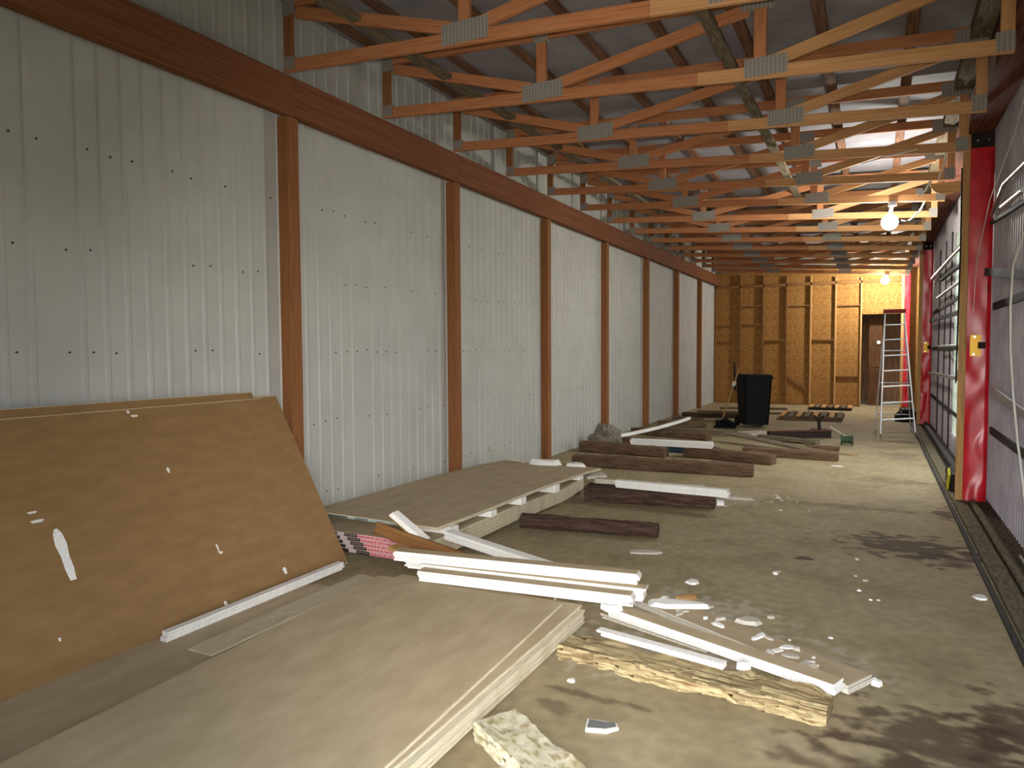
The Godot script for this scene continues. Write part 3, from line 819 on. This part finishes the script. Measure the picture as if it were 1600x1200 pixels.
# ---------- timbers and boards on the floor ----------
func build_timbers() -> void:
	var g := "rotten timbers across the floor"
	var list := [
		[V(-1.38, 0.038, 3.28), V(-0.145, 0.038, 3.18), 0.18, 0.07, 0.5, 3, "rotten_yellow", "yellow rotten split timber beside the near drywall stack", false],
		[V(-2.74, 0.06, 5.50), V(-1.57, 0.06, 5.68), 0.17, 0.12, 0.22, 5, "rotten_dark", "dark log ending at the side of the farther drywall stack", true],
		[V(-3.9, 0.032, 4.45), V(-2.80, 0.032, 4.5), 0.1, 0.06, 0.1, 45, "rotten_dark", "dark bearer under the near end of the farther stack", false],
		[V(-3.9, 0.024, 6.95), V(-2.80, 0.024, 6.98), 0.1, 0.045, 0.1, 46, "rotten_dark", "dark bearer under the far end of the farther stack", false],
		[V(-2.66, 0.073, 6.86), V(-1.38, 0.073, 7.06), 0.3, 0.14, 0.22, 6, "rotten_dark", "dark squared timber carrying white drywall strips", false],
		[V(-3.6, 0.07, 8.82), V(-1.30, 0.07, 8.98), 0.2, 0.14, 0.22, 7, "rotten", "long brown rotten timber past the white strips", false],
		[V(-4.0, 0.075, 10.12), V(-2.66, 0.075, 10.04), 0.22, 0.15, 0.2, 8, "rotten", "brown timber by the wall before the blue tarp", false],
		[V(-2.43, 0.07, 10.26), V(-1.19, 0.07, 9.98), 0.2, 0.14, 0.22, 9, "rotten", "brown timber in the middle of the floor before the blue tarp", false],
		[V(-1.70, 0.06, 10.75), V(-0.43, 0.06, 10.70), 0.18, 0.12, 0.1, 10, "rotten", "squared brown timber lying nearest the right of the far pile", false],
		[V(-3.95, 0.06, 12.6), V(-2.5, 0.06, 12.2), 0.2, 0.12, 0.2, 11, "rotten", "brown timber by the wall behind the bowed strip", false],
		[V(-3.9, 0.06, 14.0), V(-2.95, 0.06, 14.2), 0.22, 0.12, 0.2, 17, "rotten", "brown timber by the wall before the black bin", false],
		[V(-3.95, 0.05, 16.3), V(-2.7, 0.05, 16.5), 0.2, 0.1, 0.2, 18, "rotten_dark", "dark timber by the wall behind the black bin", false]]
	for t in list:
		solo("timber", timber(t[0], t[1], t[2], t[3], t[4], t[5], t[8]), M[t[6]], t[7], "timber", g)
	solo("wood_block", timber(V(-1.33, 0.045, 2.43), V(-0.83, 0.045, 2.11), 0.20, 0.085, 0.25, 23), M.mossy, "pale mossy weathered wood block at the bottom edge of the picture", "wood block")
	var pl := "boards lying at the far end of the floor"
	var boards := [
		[V(-2.2, 0.17, 12.0), V(-0.66, 0.03, 11.25), 0.22, 0.035, "weathered", "wide grey board tilted towards the right in the far pile"],
		[V(-0.93, 0.035, 11.75), V(-0.46, 0.035, 11.72), 0.14, 0.07, "rotten", "short brown board end at the right of the far pile"],
		[V(-0.55, 0.02, 11.35), V(-0.2, 0.02, 11.40), 0.1, 0.035, "rotten_yellow", "short yellowish board lying rightmost in the far pile"],
		[V(-1.75, 0.05, 12.75), V(-0.8, 0.05, 12.3), 0.16, 0.06, "weathered", "grey board in front of the dark steel channel"],
		[V(-3.3, 0.02, 15.3), V(-2.65, 0.02, 15.15), 0.25, 0.04, "weathered", "flat grey board under the broom"],
		[V(-3.95, 0.03, 11.5), V(-2.5, 0.03, 11.3), 0.28, 0.06, "rotten", "wide brown board flat behind the blue tarp"],
		[V(-4.0, 0.03, 13.2), V(-2.3, 0.03, 13.0), 0.26, 0.06, "weathered", "wide grey-brown board between the wall and the pale panel"],
		[V(-3.95, 0.03, 15.6), V(-3.35, 0.03, 15.5), 0.3, 0.06, "rotten", "short brown board against the wall left of the broom"],
		[V(-3.9, 0.02, 17.7), V(-1.88, 0.02, 17.85), 0.25, 0.04, "rotten", "long flat board behind the black bin"],
		[V(-3.6, 0.02, 18.9), V(-2.0, 0.02, 19.3), 0.3, 0.04, "rotten", "flat brown board before the chipboard wall"],
		[V(-2.1, 0.02, 13.3), V(-1.75, 0.02, 13.65), 0.4, 0.04, "dusty_gypsum", "pale grey panel lying before the black bin"]]
	for b in boards:
		solo("board", beam(b[0], b[1], b[2], b[3]), M[b[4]], b[5], "board", pl)
	# pallets
	var pt := thing("pallet", V(-1.3, 0, 17.0), "slatted wooden pallet lying flat beyond the black bin", "pallet")
	for i in 3: part(pt, "bearer", beam(V(-1.85, 0.045, 16.5 + 0.55 * i), V(-0.6, 0.045, 16.6 + 0.55 * i), 0.09, 0.09), M.rotten)
	for i in 8: part(pt, "slat", beam(V(-1.8 + 0.165 * i, 0.1, 16.4), V(-1.83 + 0.165 * i, 0.1, 17.75), 0.1, 0.02), M.stud_pale if i % 2 == 0 else M.weathered)
	var p2 := thing("pallet", V(-1.0, 0, 19.9), "dark-based wooden pallet against the chipboard wall", "pallet")
	part(p2, "base_rail", beam(V(-1.5, 0.03, 19.5), V(-0.5, 0.03, 19.5), 0.05, 0.06), M.iron)
	part(p2, "base_rail", beam(V(-1.5, 0.03, 20.2), V(-0.5, 0.03, 20.2), 0.05, 0.06), M.iron)
	for i in 7: part(p2, "slat", beam(V(-1.45 + 0.15 * i, 0.075, 19.45), V(-1.45 + 0.15 * i, 0.075, 20.3), 0.11, 0.025), M.weathered if i % 2 else M.stud_pale)

# ---------- clutter ----------
func heap(c: Vector3, rx: float, rd: float, h: float, seedv: int) -> ArrayMesh:
	var st := SurfaceTool.new()
	st.begin(Mesh.PRIMITIVE_TRIANGLES)
	var nz := FastNoiseLite.new()
	nz.seed = seedv
	nz.frequency = 1.4
	var N := 22
	var K := 9
	var P := []
	for i in K + 1:
		var row := []
		var ph := PI / 2 * i / K
		for j in N:
			var th := TAU * j / N
			var q := Vector3(cos(th) * cos(ph), sin(ph), sin(th) * cos(ph))
			var f := 1.0 + 0.4 * nz.get_noise_3dv(q * 1.3) + 0.12 * nz.get_noise_3dv(q * 4.0)
			row.append(c + Vector3(q.x * rx, q.y * h, q.z * rd) * f)
		P.append(row)
	for i in K:
		for j in N:
			var j2 := (j + 1) % N
			var a: Vector3 = P[i][j]
			var b: Vector3 = P[i][j2]
			var d: Vector3 = P[i + 1][j2]
			var e: Vector3 = P[i + 1][j]
			for t in [[a, b, d], [a, d, e]]:
				var n: Vector3 = (t[1] - t[0]).cross(t[2] - t[0])
				if n.length() < 1e-9: continue
				n = n.normalized()
				if n.dot((t[0] + t[1] + t[2]) / 3 - c) < 0: n = -n
				tri(st, t[0], t[1], t[2], n, n, n, Vector2(j, i) * 0.05, Vector2(j + 1, i) * 0.05, Vector2(j + 1, i + 1) * 0.05)
	return st.commit()

func build_clutter() -> void:
	solo("rag_heap", heap(V(-3.76, 0.0, 10.55), 0.27, 0.2, 0.36, 5), M.rag, "heap of grey-brown rags by the white wall beyond the timbers", "rags")
	solo("tarp", heap(V(-2.62, 0.0, 10.66), 0.72, 0.17, 0.13, 8), M.blue_tarp, "crumpled dark blue tarp between the timbers", "tarp")
	# debris
	var gc := "broken gypsum pieces on the floor"
	var named := [
		[V(-1.54, 0, 5.2), 0.14, 0.06, 0.012, 61, 0.4, "dusty_gypsum", "long thin grey-white flake on the floor past the sloping bundle"],
		[V(-1.055, 0, 4.66), 0.05, 0.05, 0.015, 62, 0.0, "gypsum", "small square white chip on open floor behind the bundles"],
		[V(0.605, 0, 5.16), 0.06, 0.05, 0.012, 63, 0.2, "gypsum", "white flake beside the dark floor edge on the right"],
		[V(-1.24, 0, 3.0), 0.025, 0.02, 0.012, 65, 0.0, "gypsum", "tiny white crumb between the near stack and the foreground chunk"],
		[V(-0.60, 0.035, 4.02), 0.085, 0.06, 0.02, 66, 0.2, "dusty_gypsum", "rounded grey gypsum lump at the top of the low bundle"],
		[V(-1.02, 0.042, 4.08), 0.24, 0.06, 0.03, 67, 0.35, "gypsum", "long white broken slab sliding out beside the bundle ends"],
		[V(-1.30, 0.096, 3.72), 0.07, 0.05, 0.04, 68, 0.0, "gypsum", "crumpled white lump under the bundle ends"],
		[V(-1.02, 0.0, 4.32), 0.07, 0.04, 0.03, 69, 0.3, "stud_pale", "small tan wood chip beside the white broken slab"],
		[V(-0.52, 0.075, 3.33), 0.035, 0.03, 0.03, 70, 0.0, "gypsum", "white broken corner standing by the yellow rotten timber"],
		[V(0.03, 0, 3.60), 0.03, 0.03, 0.025, 71, 0.0, "gypsum", "white crumb at the tip of the low bundle"],
		[V(-1.25, 0, 7.50), 0.2, 0.05, 0.02, 72, 0.1, "dusty_gypsum", "flat pale flake at the end of the dark timber"],
		[V(-1.35, 0.0, 7.15), 0.06, 0.05, 0.05, 73, 0.0, "gypsum", "white lump at the right end of the dark timber"],
		[V(-3.35, 0.244, 7.30), 0.20, 0.08, 0.06, 74, 0.2, "gypsum", "pile of crumpled white plaster behind the far stack by the post"],
		[V(-2.98, 0.240, 7.36), 0.14, 0.06, 0.04, 75, 0.1, "gypsum", "crumpled white plaster behind the far stack's right corner"],
		[V(-0.42, 0, 10.2), 0.09, 0.04, 0.01, 76, 0.0, "gypsum", "white flake on the open floor right of the far pile"]]
	for q in named:
		solo("gypsum_piece", shard(q[0], q[1], q[2], q[3], q[4], q[5]), M[q[6]], q[7], "debris", gc)
	var fc := thing("gypsum_piece", V(-0.97, 0, 2.66), "grey-topped white gypsum chunk in the foreground", "debris", gc)
	part(fc, "gypsum_core", sweep([V(-1.03, 0.009, 2.655), V(-0.95, 0.009, 2.675), V(-0.912, 0.009, 2.70)], rect(0.08, 0.018, 0.002), Vector3.UP, 0.0, 1, false, [1.0, 0.9, 0.5]), M.gypsum)
	part(fc, "face_paper", sweep([V(-1.024, 0.0187, 2.657), V(-0.955, 0.0187, 2.674), V(-0.918, 0.0187, 2.696)], rect(0.066, 0.001), Vector3.UP, 0.0, 1, false, [1.0, 0.8, 0.45]), M.box_grey)
	for i in 46:
		var x: float
		var d: float
		if i < 26:
			x = rng.randf_range(-1.15, -0.35); d = 4.35 - 0.55 * (x + 1.15) + rng.randf_range(-0.22, 0.16)
		elif i < 36:
			x = rng.randf_range(-1.3, -0.5); d = rng.randf_range(6.9, 7.9)
		else:
			x = rng.randf_range(-0.6, 0.2); d = rng.randf_range(3.9, 6.0)
		var s := rng.randf_range(0.008, 0.03)
		solo("gypsum_crumb", shard(V(x, 0, d), s, s * 0.7, s * 0.5, 200 + i, rng.randf() * 3), M.gypsum if i % 3 else M.dusty_gypsum, "small white plaster crumb scattered on the concrete floor", "debris", "plaster crumbs on the floor")
	for i in 26:
		var f := rng.randf()
		var x := lerpf(-1.2, -0.1, f)
		var d := lerpf(4.16, 3.53, f) + rng.randf_range(-0.10, 0.09)
		var s := rng.randf_range(0.015, 0.05)
		solo("gypsum_flake", shard(V(x, 0.0425, d), s, s * 0.5, rng.randf_range(0.006, 0.016), 400 + i, rng.randf() * 3), M.dusty_gypsum if i % 2 else M.gypsum, "broken plaster flake lying on the low bundle of strips", "debris", "plaster flakes on the low bundle")
	solo("metal_strip", beam(V(0.955, 0.05, 6.15), V(0.93, 0.05, 5.35), 0.02, 0.012), M.pipe_steel, "bright thin metal strip on the dirt by the right wall", "metal strip")
	# black wheeled bin
	var bt := thing("wheeled_bin", V(-2.15, 0, 14.75), "tall black plastic wheeled bin before the chipboard wall", "bin")
	bt.rotation.y = 0.42
	part(bt, "body", sweep([Vector3(0, 0.06, 0), Vector3(0, 0.5, 0), Vector3(0, 0.98, 0)], rect(0.56, 0.6, 0.05), Vector3.BACK, 0.0, 1, false, [0.84, 0.92, 1.0]), M.black_plastic, false)
	part(bt, "rim", sweep([Vector3(0, 0.965, 0), Vector3(0, 1.0, 0)], rect(0.6, 0.64, 0.05), Vector3.BACK), M.black_plastic, false)
	part(bt, "lid", sweep([Vector3(0, 1.001, 0), Vector3(0, 1.05, 0)], rect(0.6, 0.64, 0.06), Vector3.BACK, 0.0, 1, false, [1.0, 0.9]), M.black_plastic, false)
	part(bt, "handle", tube([Vector3(-0.26, 0.99, -0.36), Vector3(0.26, 0.99, -0.36)], 0.016), M.black_plastic, false)
	for s in [-1, 1]: part(bt, "wheel", tube([Vector3(0.22 * s, 0.1, -0.28), Vector3(0.28 * s, 0.1, -0.28)], 0.1, 16), M.black_plastic, false)
	solo("trash_bag", heap(V(-2.62, 0.0, 14.32), 0.22, 0.16, 0.17, 12), M.black_plastic, "small black bag slumped at the wheeled bin's foot", "bag")
	var br := thing("broom", V(-2.85, 0, 15.2), "yellow-handled broom leaning against the black bin", "broom")
	part(br, "handle", tube([V(-2.80, 0.08, 14.95), V(-2.42, 1.16, 14.62)], 0.016), M.handle_wood)
	part(br, "head", beam(V(-2.95, 0.045, 14.95), V(-2.68, 0.045, 14.99), 0.06, 0.08), M.rotten_dark)
	part(br, "hang_clip", beam(V(-2.535, 0.82, 14.70), V(-2.51, 0.9, 14.68), 0.05, 0.05), M.gypsum)
	solo("stick", tube([V(-2.56, 0.70, 15.05), V(-2.60, 1.28, 15.15)], 0.02), M.iron, "dark stick standing behind the black bin", "stick")
	# step ladder
	var la := thing("step_ladder", V(0.37, 0, 14.7), "aluminium step ladder with dark red top before the doorway", "ladder")
	var tl := V(0.15, 2.22, 14.86)
	var tr := V(0.46, 2.22, 14.86)
	var fl := V(0.11, 0.0, 14.40)
	var fr := V(0.66, 0.05, 14.46)
	part(la, "front_rail", beam(fl, tl, 0.025, 0.07, Vector3.BACK), M.aluminium)
	part(la, "front_rail", beam(fr, tr, 0.025, 0.07, Vector3.BACK), M.aluminium)
	part(la, "rear_rail", beam(V(0.02, 0, 15.2), tl + V(0, -0.06, 0.08), 0.02, 0.035, Vector3.BACK), M.aluminium)
	part(la, "rear_rail", beam(V(0.62, 0, 15.3), tr + V(0, -0.06, 0.08), 0.02, 0.035, Vector3.BACK), M.aluminium)
	for y in [0.253, 0.557, 0.854, 1.14, 1.419, 1.713, 1.987]:
		var f: float = y / 2.22
		part(la, "step", beam(fl.lerp(tl, f) + V(0.012, 0, -0.01), fr.lerp(tr, f) + V(-0.012, 0, -0.01), 0.085, 0.022), M.aluminium)
	part(la, "top_cap", beam(tl + V(-0.03, 0.02, 0.03), tr + V(0.03, 0.02, 0.03), 0.16, 0.07), M.cap_red)
	for y in [0.30, 0.9, 1.5]:
		var f: float = y / 2.2
		part(la, "rear_brace", beam(V(0.02, 0, 15.2).lerp(tl + V(0, 0, 0.08), f), V(0.62, 0, 15.3).lerp(tr + V(0, 0, 0.08), f), 0.01, 0.02), M.aluminium)
	# scrap iron among the boards
	var vs := thing("iron_stand", V(-0.9, 0, 14.4), "small dark iron stand with forked head on the far floor", "iron stand")
	part(vs, "foot_plate", beam(V(-1.06, 0.02, 14.4), V(-0.78, 0.02, 14.45), 0.12, 0.04), M.iron)
	part(vs, "stem", tube([V(-0.91, 0.04, 14.42), V(-0.93, 0.22, 14.42)], 0.03), M.iron)
	part(vs, "fork_arm", tube([V(-0.93, 0.22, 14.42), V(-1.02, 0.30, 14.4)], 0.022), M.iron)
	part(vs, "fork_arm", tube([V(-0.93, 0.22, 14.42), V(-0.84, 0.29, 14.42)], 0.022), M.iron)
	var ch := thing("steel_channel", V(-1.1, 0, 13.1), "dark rusty steel channel lying across the far boards", "steel channel")
	part(ch, "web", beam(V(-1.62, 0.125, 12.85), V(-0.68, 0.125, 13.5), 0.12, 0.012), M.rust_red)
	part(ch, "flange", beam(V(-1.60, 0.06, 12.80), V(-0.66, 0.06, 13.45), 0.012, 0.12), M.iron)
	part(ch, "flange", beam(V(-1.65, 0.06, 12.9), V(-0.71, 0.06, 13.55), 0.012, 0.12), M.iron)
	solo("white_rod", tube([V(-0.70, 0.14, 13.9), V(-0.38, 0.03, 13.2)], 0.018), M.cable_white, "pale rod lying slanted at the right of the far pile", "rod")
	var gp := thing("green_spool", V(-0.38, 0, 12.5), "small dark green spool on the far floor", "spool")
	part(gp, "drum", tube([V(-0.46, 0.09, 12.5), V(-0.30, 0.09, 12.52)], 0.06, 14), M.dark_green)
	part(gp, "flange", tube([V(-0.47, 0.09, 12.5), V(-0.45, 0.09, 12.5)], 0.09, 16), M.dark_green)
	part(gp, "flange", tube([V(-0.31, 0.09, 12.52), V(-0.29, 0.09, 12.52)], 0.09, 16), M.dark_green)
	solo("black_bag", heap(V(0.62, 0.0, 17.2), 0.24, 0.3, 0.26, 31), M.black_plastic, "dark bag slumped behind the step ladder", "bag")

# ---------- right side: clad posts, rails, wires ----------
func dented(x0: float, x1: float, y0: float, y1: float, d: float, seedv: int, amp: float) -> ArrayMesh:
	var st := SurfaceTool.new()
	st.begin(Mesh.PRIMITIVE_TRIANGLES)
	var nz := FastNoiseLite.new()
	nz.seed = seedv
	nz.frequency = 1.0
	nz.fractal_octaves = 2
	var nx := 10
	var ny := 90
	var P := []
	for i in ny + 1:
		var row := []
		var y := lerpf(y0, y1, float(i) / ny)
		var low := smoothstep(1.9, 0.9, y)
		for j in nx + 1:
			var u := float(j) / nx
			var x := lerpf(x0, x1, u)
			var z: float = amp * (0.25 + low) * nz.get_noise_2d(x * 2.5, y * 1.5) * sin(PI * u)
			z = maxf(z, -0.008)
			# folded back lip on the right edge
			if j == nx: z -= 0.02
			row.append(V(x, y, d - z))
		P.append(row)
	for i in ny + 1:
		for j in nx + 1:
			pass
	var N := func(i: int, j: int) -> Vector3:
		var a: Vector3 = P[i][min(j + 1, nx)] - P[i][max(j - 1, 0)]
		var b: Vector3 = P[min(i + 1, ny)][j] - P[max(i - 1, 0)][j]
		var n := a.cross(b).normalized()
		return n if n.z > 0 else -n
	for i in ny:
		for j in nx:
			var q := [[i, j], [i, j + 1], [i + 1, j + 1], [i + 1, j]]
			var uv := []
			for e in q: uv.append(Vector2(P[e[0]][e[1]].x, P[e[0]][e[1]].y))
			tri(st, P[i][j], P[i][j + 1], P[i + 1][j + 1], N.call(i, j), N.call(i, j + 1), N.call(i + 1, j + 1), uv[0], uv[1], uv[2])
			tri(st, P[i][j], P[i + 1][j + 1], P[i + 1][j], N.call(i, j), N.call(i + 1, j + 1), N.call(i + 1, j), uv[0], uv[2], uv[3])
	return st.commit()

func red_post(x: float, d: float, top: float, label: String, seedv: int, latch: bool, wide := 1.0) -> void:
	var t := thing("clad_post", V(x + 0.12, 0, d), label, "post", "red metal clad posts on the right")
	part(t, "wood_post", upright(x, x + 0.195 * wide, 0.0, 3.64, d + 0.012, d + 0.15, 0.004), M.beam_dark)
	part(t, "corner_trim", upright(x - 0.02, x + 0.045, 0.03, 3.64, d - 0.012, d + 0.011, 0.003), M.stud_pale)
	part(t, "red_cladding", dented(x + 0.046, x + 0.245 * wide, 0.03, top, d - 0.01, seedv, 0.035), M.red_paint)
	part(t, "dark_cap", box(x + 0.05, x + 0.24 * wide, top + 0.002, 3.64, d - 0.004, d + 0.011, 0.002), M.iron)
	for s in [0.10, 0.19]:
		part(t, "bolt", tube([V(x + s * wide, (top + 3.64) / 2, d - 0.004), V(x + s * wide, (top + 3.64) / 2, d - 0.016)], 0.012, 8), M.bolt)
	if latch:
		var lp := part(t, "latch_plate", box(x + 0.075, x + 0.165, 1.47, 1.68, d - 0.034, d - 0.028, 0.001), M.brass)
		part(lp, "bolt", tube([V(x + 0.11, 1.66, d - 0.034), V(x + 0.11, 1.66, d - 0.046)], 0.012, 8), M.bolt)
		part(lp, "bolt", tube([V(x + 0.105, 1.49, d - 0.034), V(x + 0.105, 1.49, d - 0.046)], 0.012, 8), M.bolt)
		part(lp, "hasp", box(x + 0.14, x + 0.20, 1.545, 1.61, d - 0.07, d - 0.0345, 0.002), M.iron)

func build_right() -> void:
	red_post(0.755, 8.3, 3.50, "nearest tall red metal clad post with yellow latch plate", 3, true)
	red_post(0.775, 16.3, 3.50, "middle red metal clad post behind the ladder's right", 8, true, 0.88)
	red_post(0.60, 20.9, 3.50, "farthest narrow red clad post by the doorway", 12, false, 0.75)
	# floor edge
	var tr := structure("trim_1", "dark floor edge track along the right wall", "track")
	part(tr, "edge_angle", box(0.665, 0.70, 0.001, 0.02, REAR, END - 0.4, 0.004), M.dark_steel)
	part(tr, "ledge_board", box(0.715, 0.83, 0.001, 0.03, REAR, END - 0.4, 0.004), M.ledge)
	part(tr, "dirt_strip", sweep([V(0.93, 0.0, REAR), V(0.93, 0.0, END - 0.2)], PackedVector2Array([Vector2(-0.10, 0.001), Vector2(0.10, 0.001), Vector2(0.10, 0.035), Vector2(0.0, 0.02), Vector2(-0.10, 0.004)])), M.dirt)
	var pc := "rails and pipes along the right wall"
	solo("floor_pipe", tube([V(0.905, 0.055, 8.6), V(0.905, 0.055, 16.1)], 0.045, 12), M.dark_steel, "dark pipe along the floor between the red posts", "pipe", pc)
	solo("floor_pipe", tube([V(0.87, 0.045, 3.0), V(0.87, 0.045, 8.1)], 0.03, 12), M.ledge, "dusty pipe along the floor before the nearest red post", "pipe", pc)
	solo("cross_rail", beam(V(0.92, 2.27, 8.02), V(0.972, 2.08, 6.3), 0.03, 0.07), M.dark_steel, "dark steel rail reaching across the nearest red post", "rail", pc)
	solo("track_pipe", tube([V(0.955, 2.80, 8.1), V(0.965, 2.97, 7.44), V(0.965, 2.90, 6.0)], 0.017), M.pipe_steel, "bright bent pipe high right of the nearest red post", "pipe", pc)
	solo("track_pipe", tube([V(0.95, 2.72, 7.95), V(0.965, 2.60, 6.0)], 0.022), M.dark_steel, "dark straight pipe below the bright bent pipe", "pipe", pc)
	solo("track_pipe", tube([V(0.90, 2.70, 7.0), V(0.905, 2.66, 6.1)], 0.02), M.pipe_steel, "bright short pipe beside the dark straight pipe", "pipe", pc)
	solo("wall_brace", beam(V(0.96, 1.17, 7.8), V(0.965, 1.06, 6.0), 0.02, 0.075), M.galvanised, "grey metal brace low on the wall by the nearest red post", "brace", pc)
	solo("track_pipe", tube([V(0.93, 2.86, 15.6), V(0.93, 2.83, 11.7), V(0.93, 2.79, 9.0)], 0.03), M.pipe_steel, "long bright pipe rising between the red posts", "pipe", pc)
	solo("track_pipe", tube([V(0.945, 2.67, 13.6), V(0.945, 2.57, 9.0)], 0.03), M.dark_steel, "dark pipe below the long bright pipe between the posts", "pipe", pc)
	solo("track_pipe", tube([V(0.945, 2.42, 14.3), V(0.945, 2.39, 9.0)], 0.022), M.galvanised, "grey level pipe between the red posts", "pipe", pc)
	solo("wall_rail", beam(V(0.93, 2.08, 15.8), V(0.93, 1.97, 8.7), 0.03, 0.06), M.dark_steel, "dark level rail at mid height between the red posts", "rail", pc)
	solo("wall_rail", beam(V(0.93, 1.58, 13.6), V(0.93, 1.59, 8.7), 0.02, 0.03), M.galvanised, "thin grey rail below mid height between the red posts", "rail", pc)
	solo("wall_rail", beam(V(0.93, 1.08, 15.9), V(0.93, 1.19, 9.2), 0.02, 0.05), M.galvanised, "sloping grey rail at knee height between the red posts", "rail", pc)
	var sb := thing("switch_box", V(0.81, 1.17, 8.7), "grey electrical box on the back of the nearest red post", "switch box")
	part(sb, "box", box(0.77, 0.84, 1.2, 1.33, 8.47, 8.75, 0.006), M.box_grey)
	part(sb, "cover", box(0.764, 0.7695, 1.21, 1.32, 8.49, 8.73, 0.001), M.galvanised)
	solo("hazard_board", beam(V(0.72, 0.24, 8.75), V(0.72, 0.05, 8.9), 0.02, 0.10), M.yellow_paint, "yellow painted scrap behind the nearest red post", "scrap board")
	solo("dark_block", timber(V(0.82, 0.1, 8.75), V(0.82, 0.1, 9.4), 0.16, 0.2, 0.15, 55), M.iron, "dark block on the floor behind the nearest red post", "block")
	# hanging cables
	var wires := [[0.9, 2.449, 5.74], [0.9, 2.314, 6.037], [0.9, 2.161, 6.397], [0.9, 1.857, 6.458], [0.9, 1.544, 6.406], [0.9, 1.217, 6.243], [0.9, 0.893, 6.008], [0.9, 0.529, 5.666], [0.9, 0.25, 5.3]]
	var wp := []
	for q in wires: wp.append(V(q[0], q[1], q[2]))
	solo("hanging_cable", tube(wp, 0.008, 8, Vector3.RIGHT), M.cable_white, "white cable hanging down the wall right of the red post", "cable", "hanging cables")
	solo("hanging_cable", tube([V(0.90, 3.40, 5.9), V(0.93, 3.2, 6.7), V(0.90, 2.9, 7.7), V(0.86, 2.4, 8.2), V(0.85, 1.9, 8.26)], 0.004, 6, Vector3.RIGHT), M.cable_white, "thin pale cable curving over the nearest red post", "cable", "hanging cables")
	solo("hanging_cable", tube([V(0.72, 3.3, 8.18), V(0.73, 2.4, 8.27), V(0.72, 1.4, 8.27), V(0.73, 1.2, 8.4)], 0.008, 6, Vector3.RIGHT), M.cable_black, "black cable down the nearest red post's wooden edge", "cable", "hanging cables")
	solo("hanging_cable", tube([V(0.55, 3.37, 7.78), V(0.54, 3.26, 7.78), V(0.50, 3.14, 7.8)], 0.008, 6, Vector3.RIGHT), M.cable_white, "short white cable end hanging near the third truss end", "cable", "hanging cables")
	solo("hanging_cable", tube([V(0.50, 3.37, 9.0), V(0.46, 3.28, 9.0), V(0.40, 3.22, 9.02)], 0.012, 6, Vector3.RIGHT), M.cable_white, "white cable loop near the fifth truss end", "cable", "hanging cables")
	solo("hanging_cable", tube([V(0.52, 3.38, 10.22), V(0.46, 3.25, 10.2), V(0.35, 3.15, 10.2), V(0.26, 3.16, 10.2)], 0.012, 6, Vector3.RIGHT), M.cable_white, "white cable bunch right of the nearer lit bulb", "cable", "hanging cables")
	solo("ceiling_rod", tube([V(-0.15, 3.34, 7.7), V(0.32, 3.42, 7.72)], 0.006, 6), M.cable_white, "thin white rod slanting between the trusses", "rod")
	var gus := thing("gusset_board", V(0.70, 3.1, 10.2), "rounded orange plywood gusset under the eave beam", "gusset board")
	var prof := PackedVector2Array()
	for i in 11: prof.append(Vector2(cos(PI * i / 10.0) * 0.16, -sin(PI * i / 10.0) * 0.13))
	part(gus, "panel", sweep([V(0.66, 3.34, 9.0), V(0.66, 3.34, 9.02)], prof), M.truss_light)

# ---------- lamps ----------
func lamp(x: float, y: float, d: float, label: String, e: float) -> void:
	var t := thing("bulb_lamp", V(x, y, d), label, "lamp", "bare bulbs hanging from the trusses")
	var up := yb(x)
	part(t, "ceiling_box", tube([V(x + 0.03, up + 0.003, d), V(x + 0.03, up - 0.05, d)], 0.05, 12, Vector3.BACK), M.galvanised)
	part(t, "socket", tube([V(x + 0.02, up - 0.05, d), V(x, y + 0.09, d)], 0.024, 10, Vector3.BACK), M.cable_white)
	var s := SphereMesh.new()
	s.radius = 0.1
	s.height = 0.2
	s.radial_segments = 24
	s.rings = 12
	var b := MeshInstance3D.new()
	b.name = "bulb"
	b.mesh = s
	b.material_override = M.bulb_glow
	b.position = Vector3.ZERO
	t.add_child(b)
	var l := OmniLight3D.new()
	l.name = "bulb_light"
	l.light_color = Color(1.0, 0.99, 0.95)
	l.light_energy = e
	l.light_size = 0.08
	l.omni_range = 40.0
	l.omni_attenuation = 2.0
	l.shadow_enabled = true
	t.add_child(l)

func _ready() -> void:
	rng.seed = 7
	setup()
	materials()
	build_shell()
	build_trusses()
	build_drywall()
	build_timbers()
	build_strips()
	build_right()
	build_clutter()
	lamp(0.134, 3.15, 10.22, "nearer lit bare bulb hanging below the trusses", BULB)
	lamp(0.188, 3.25, 19.98, "farther lit bare bulb before the chipboard wall", BULB * 1.7)
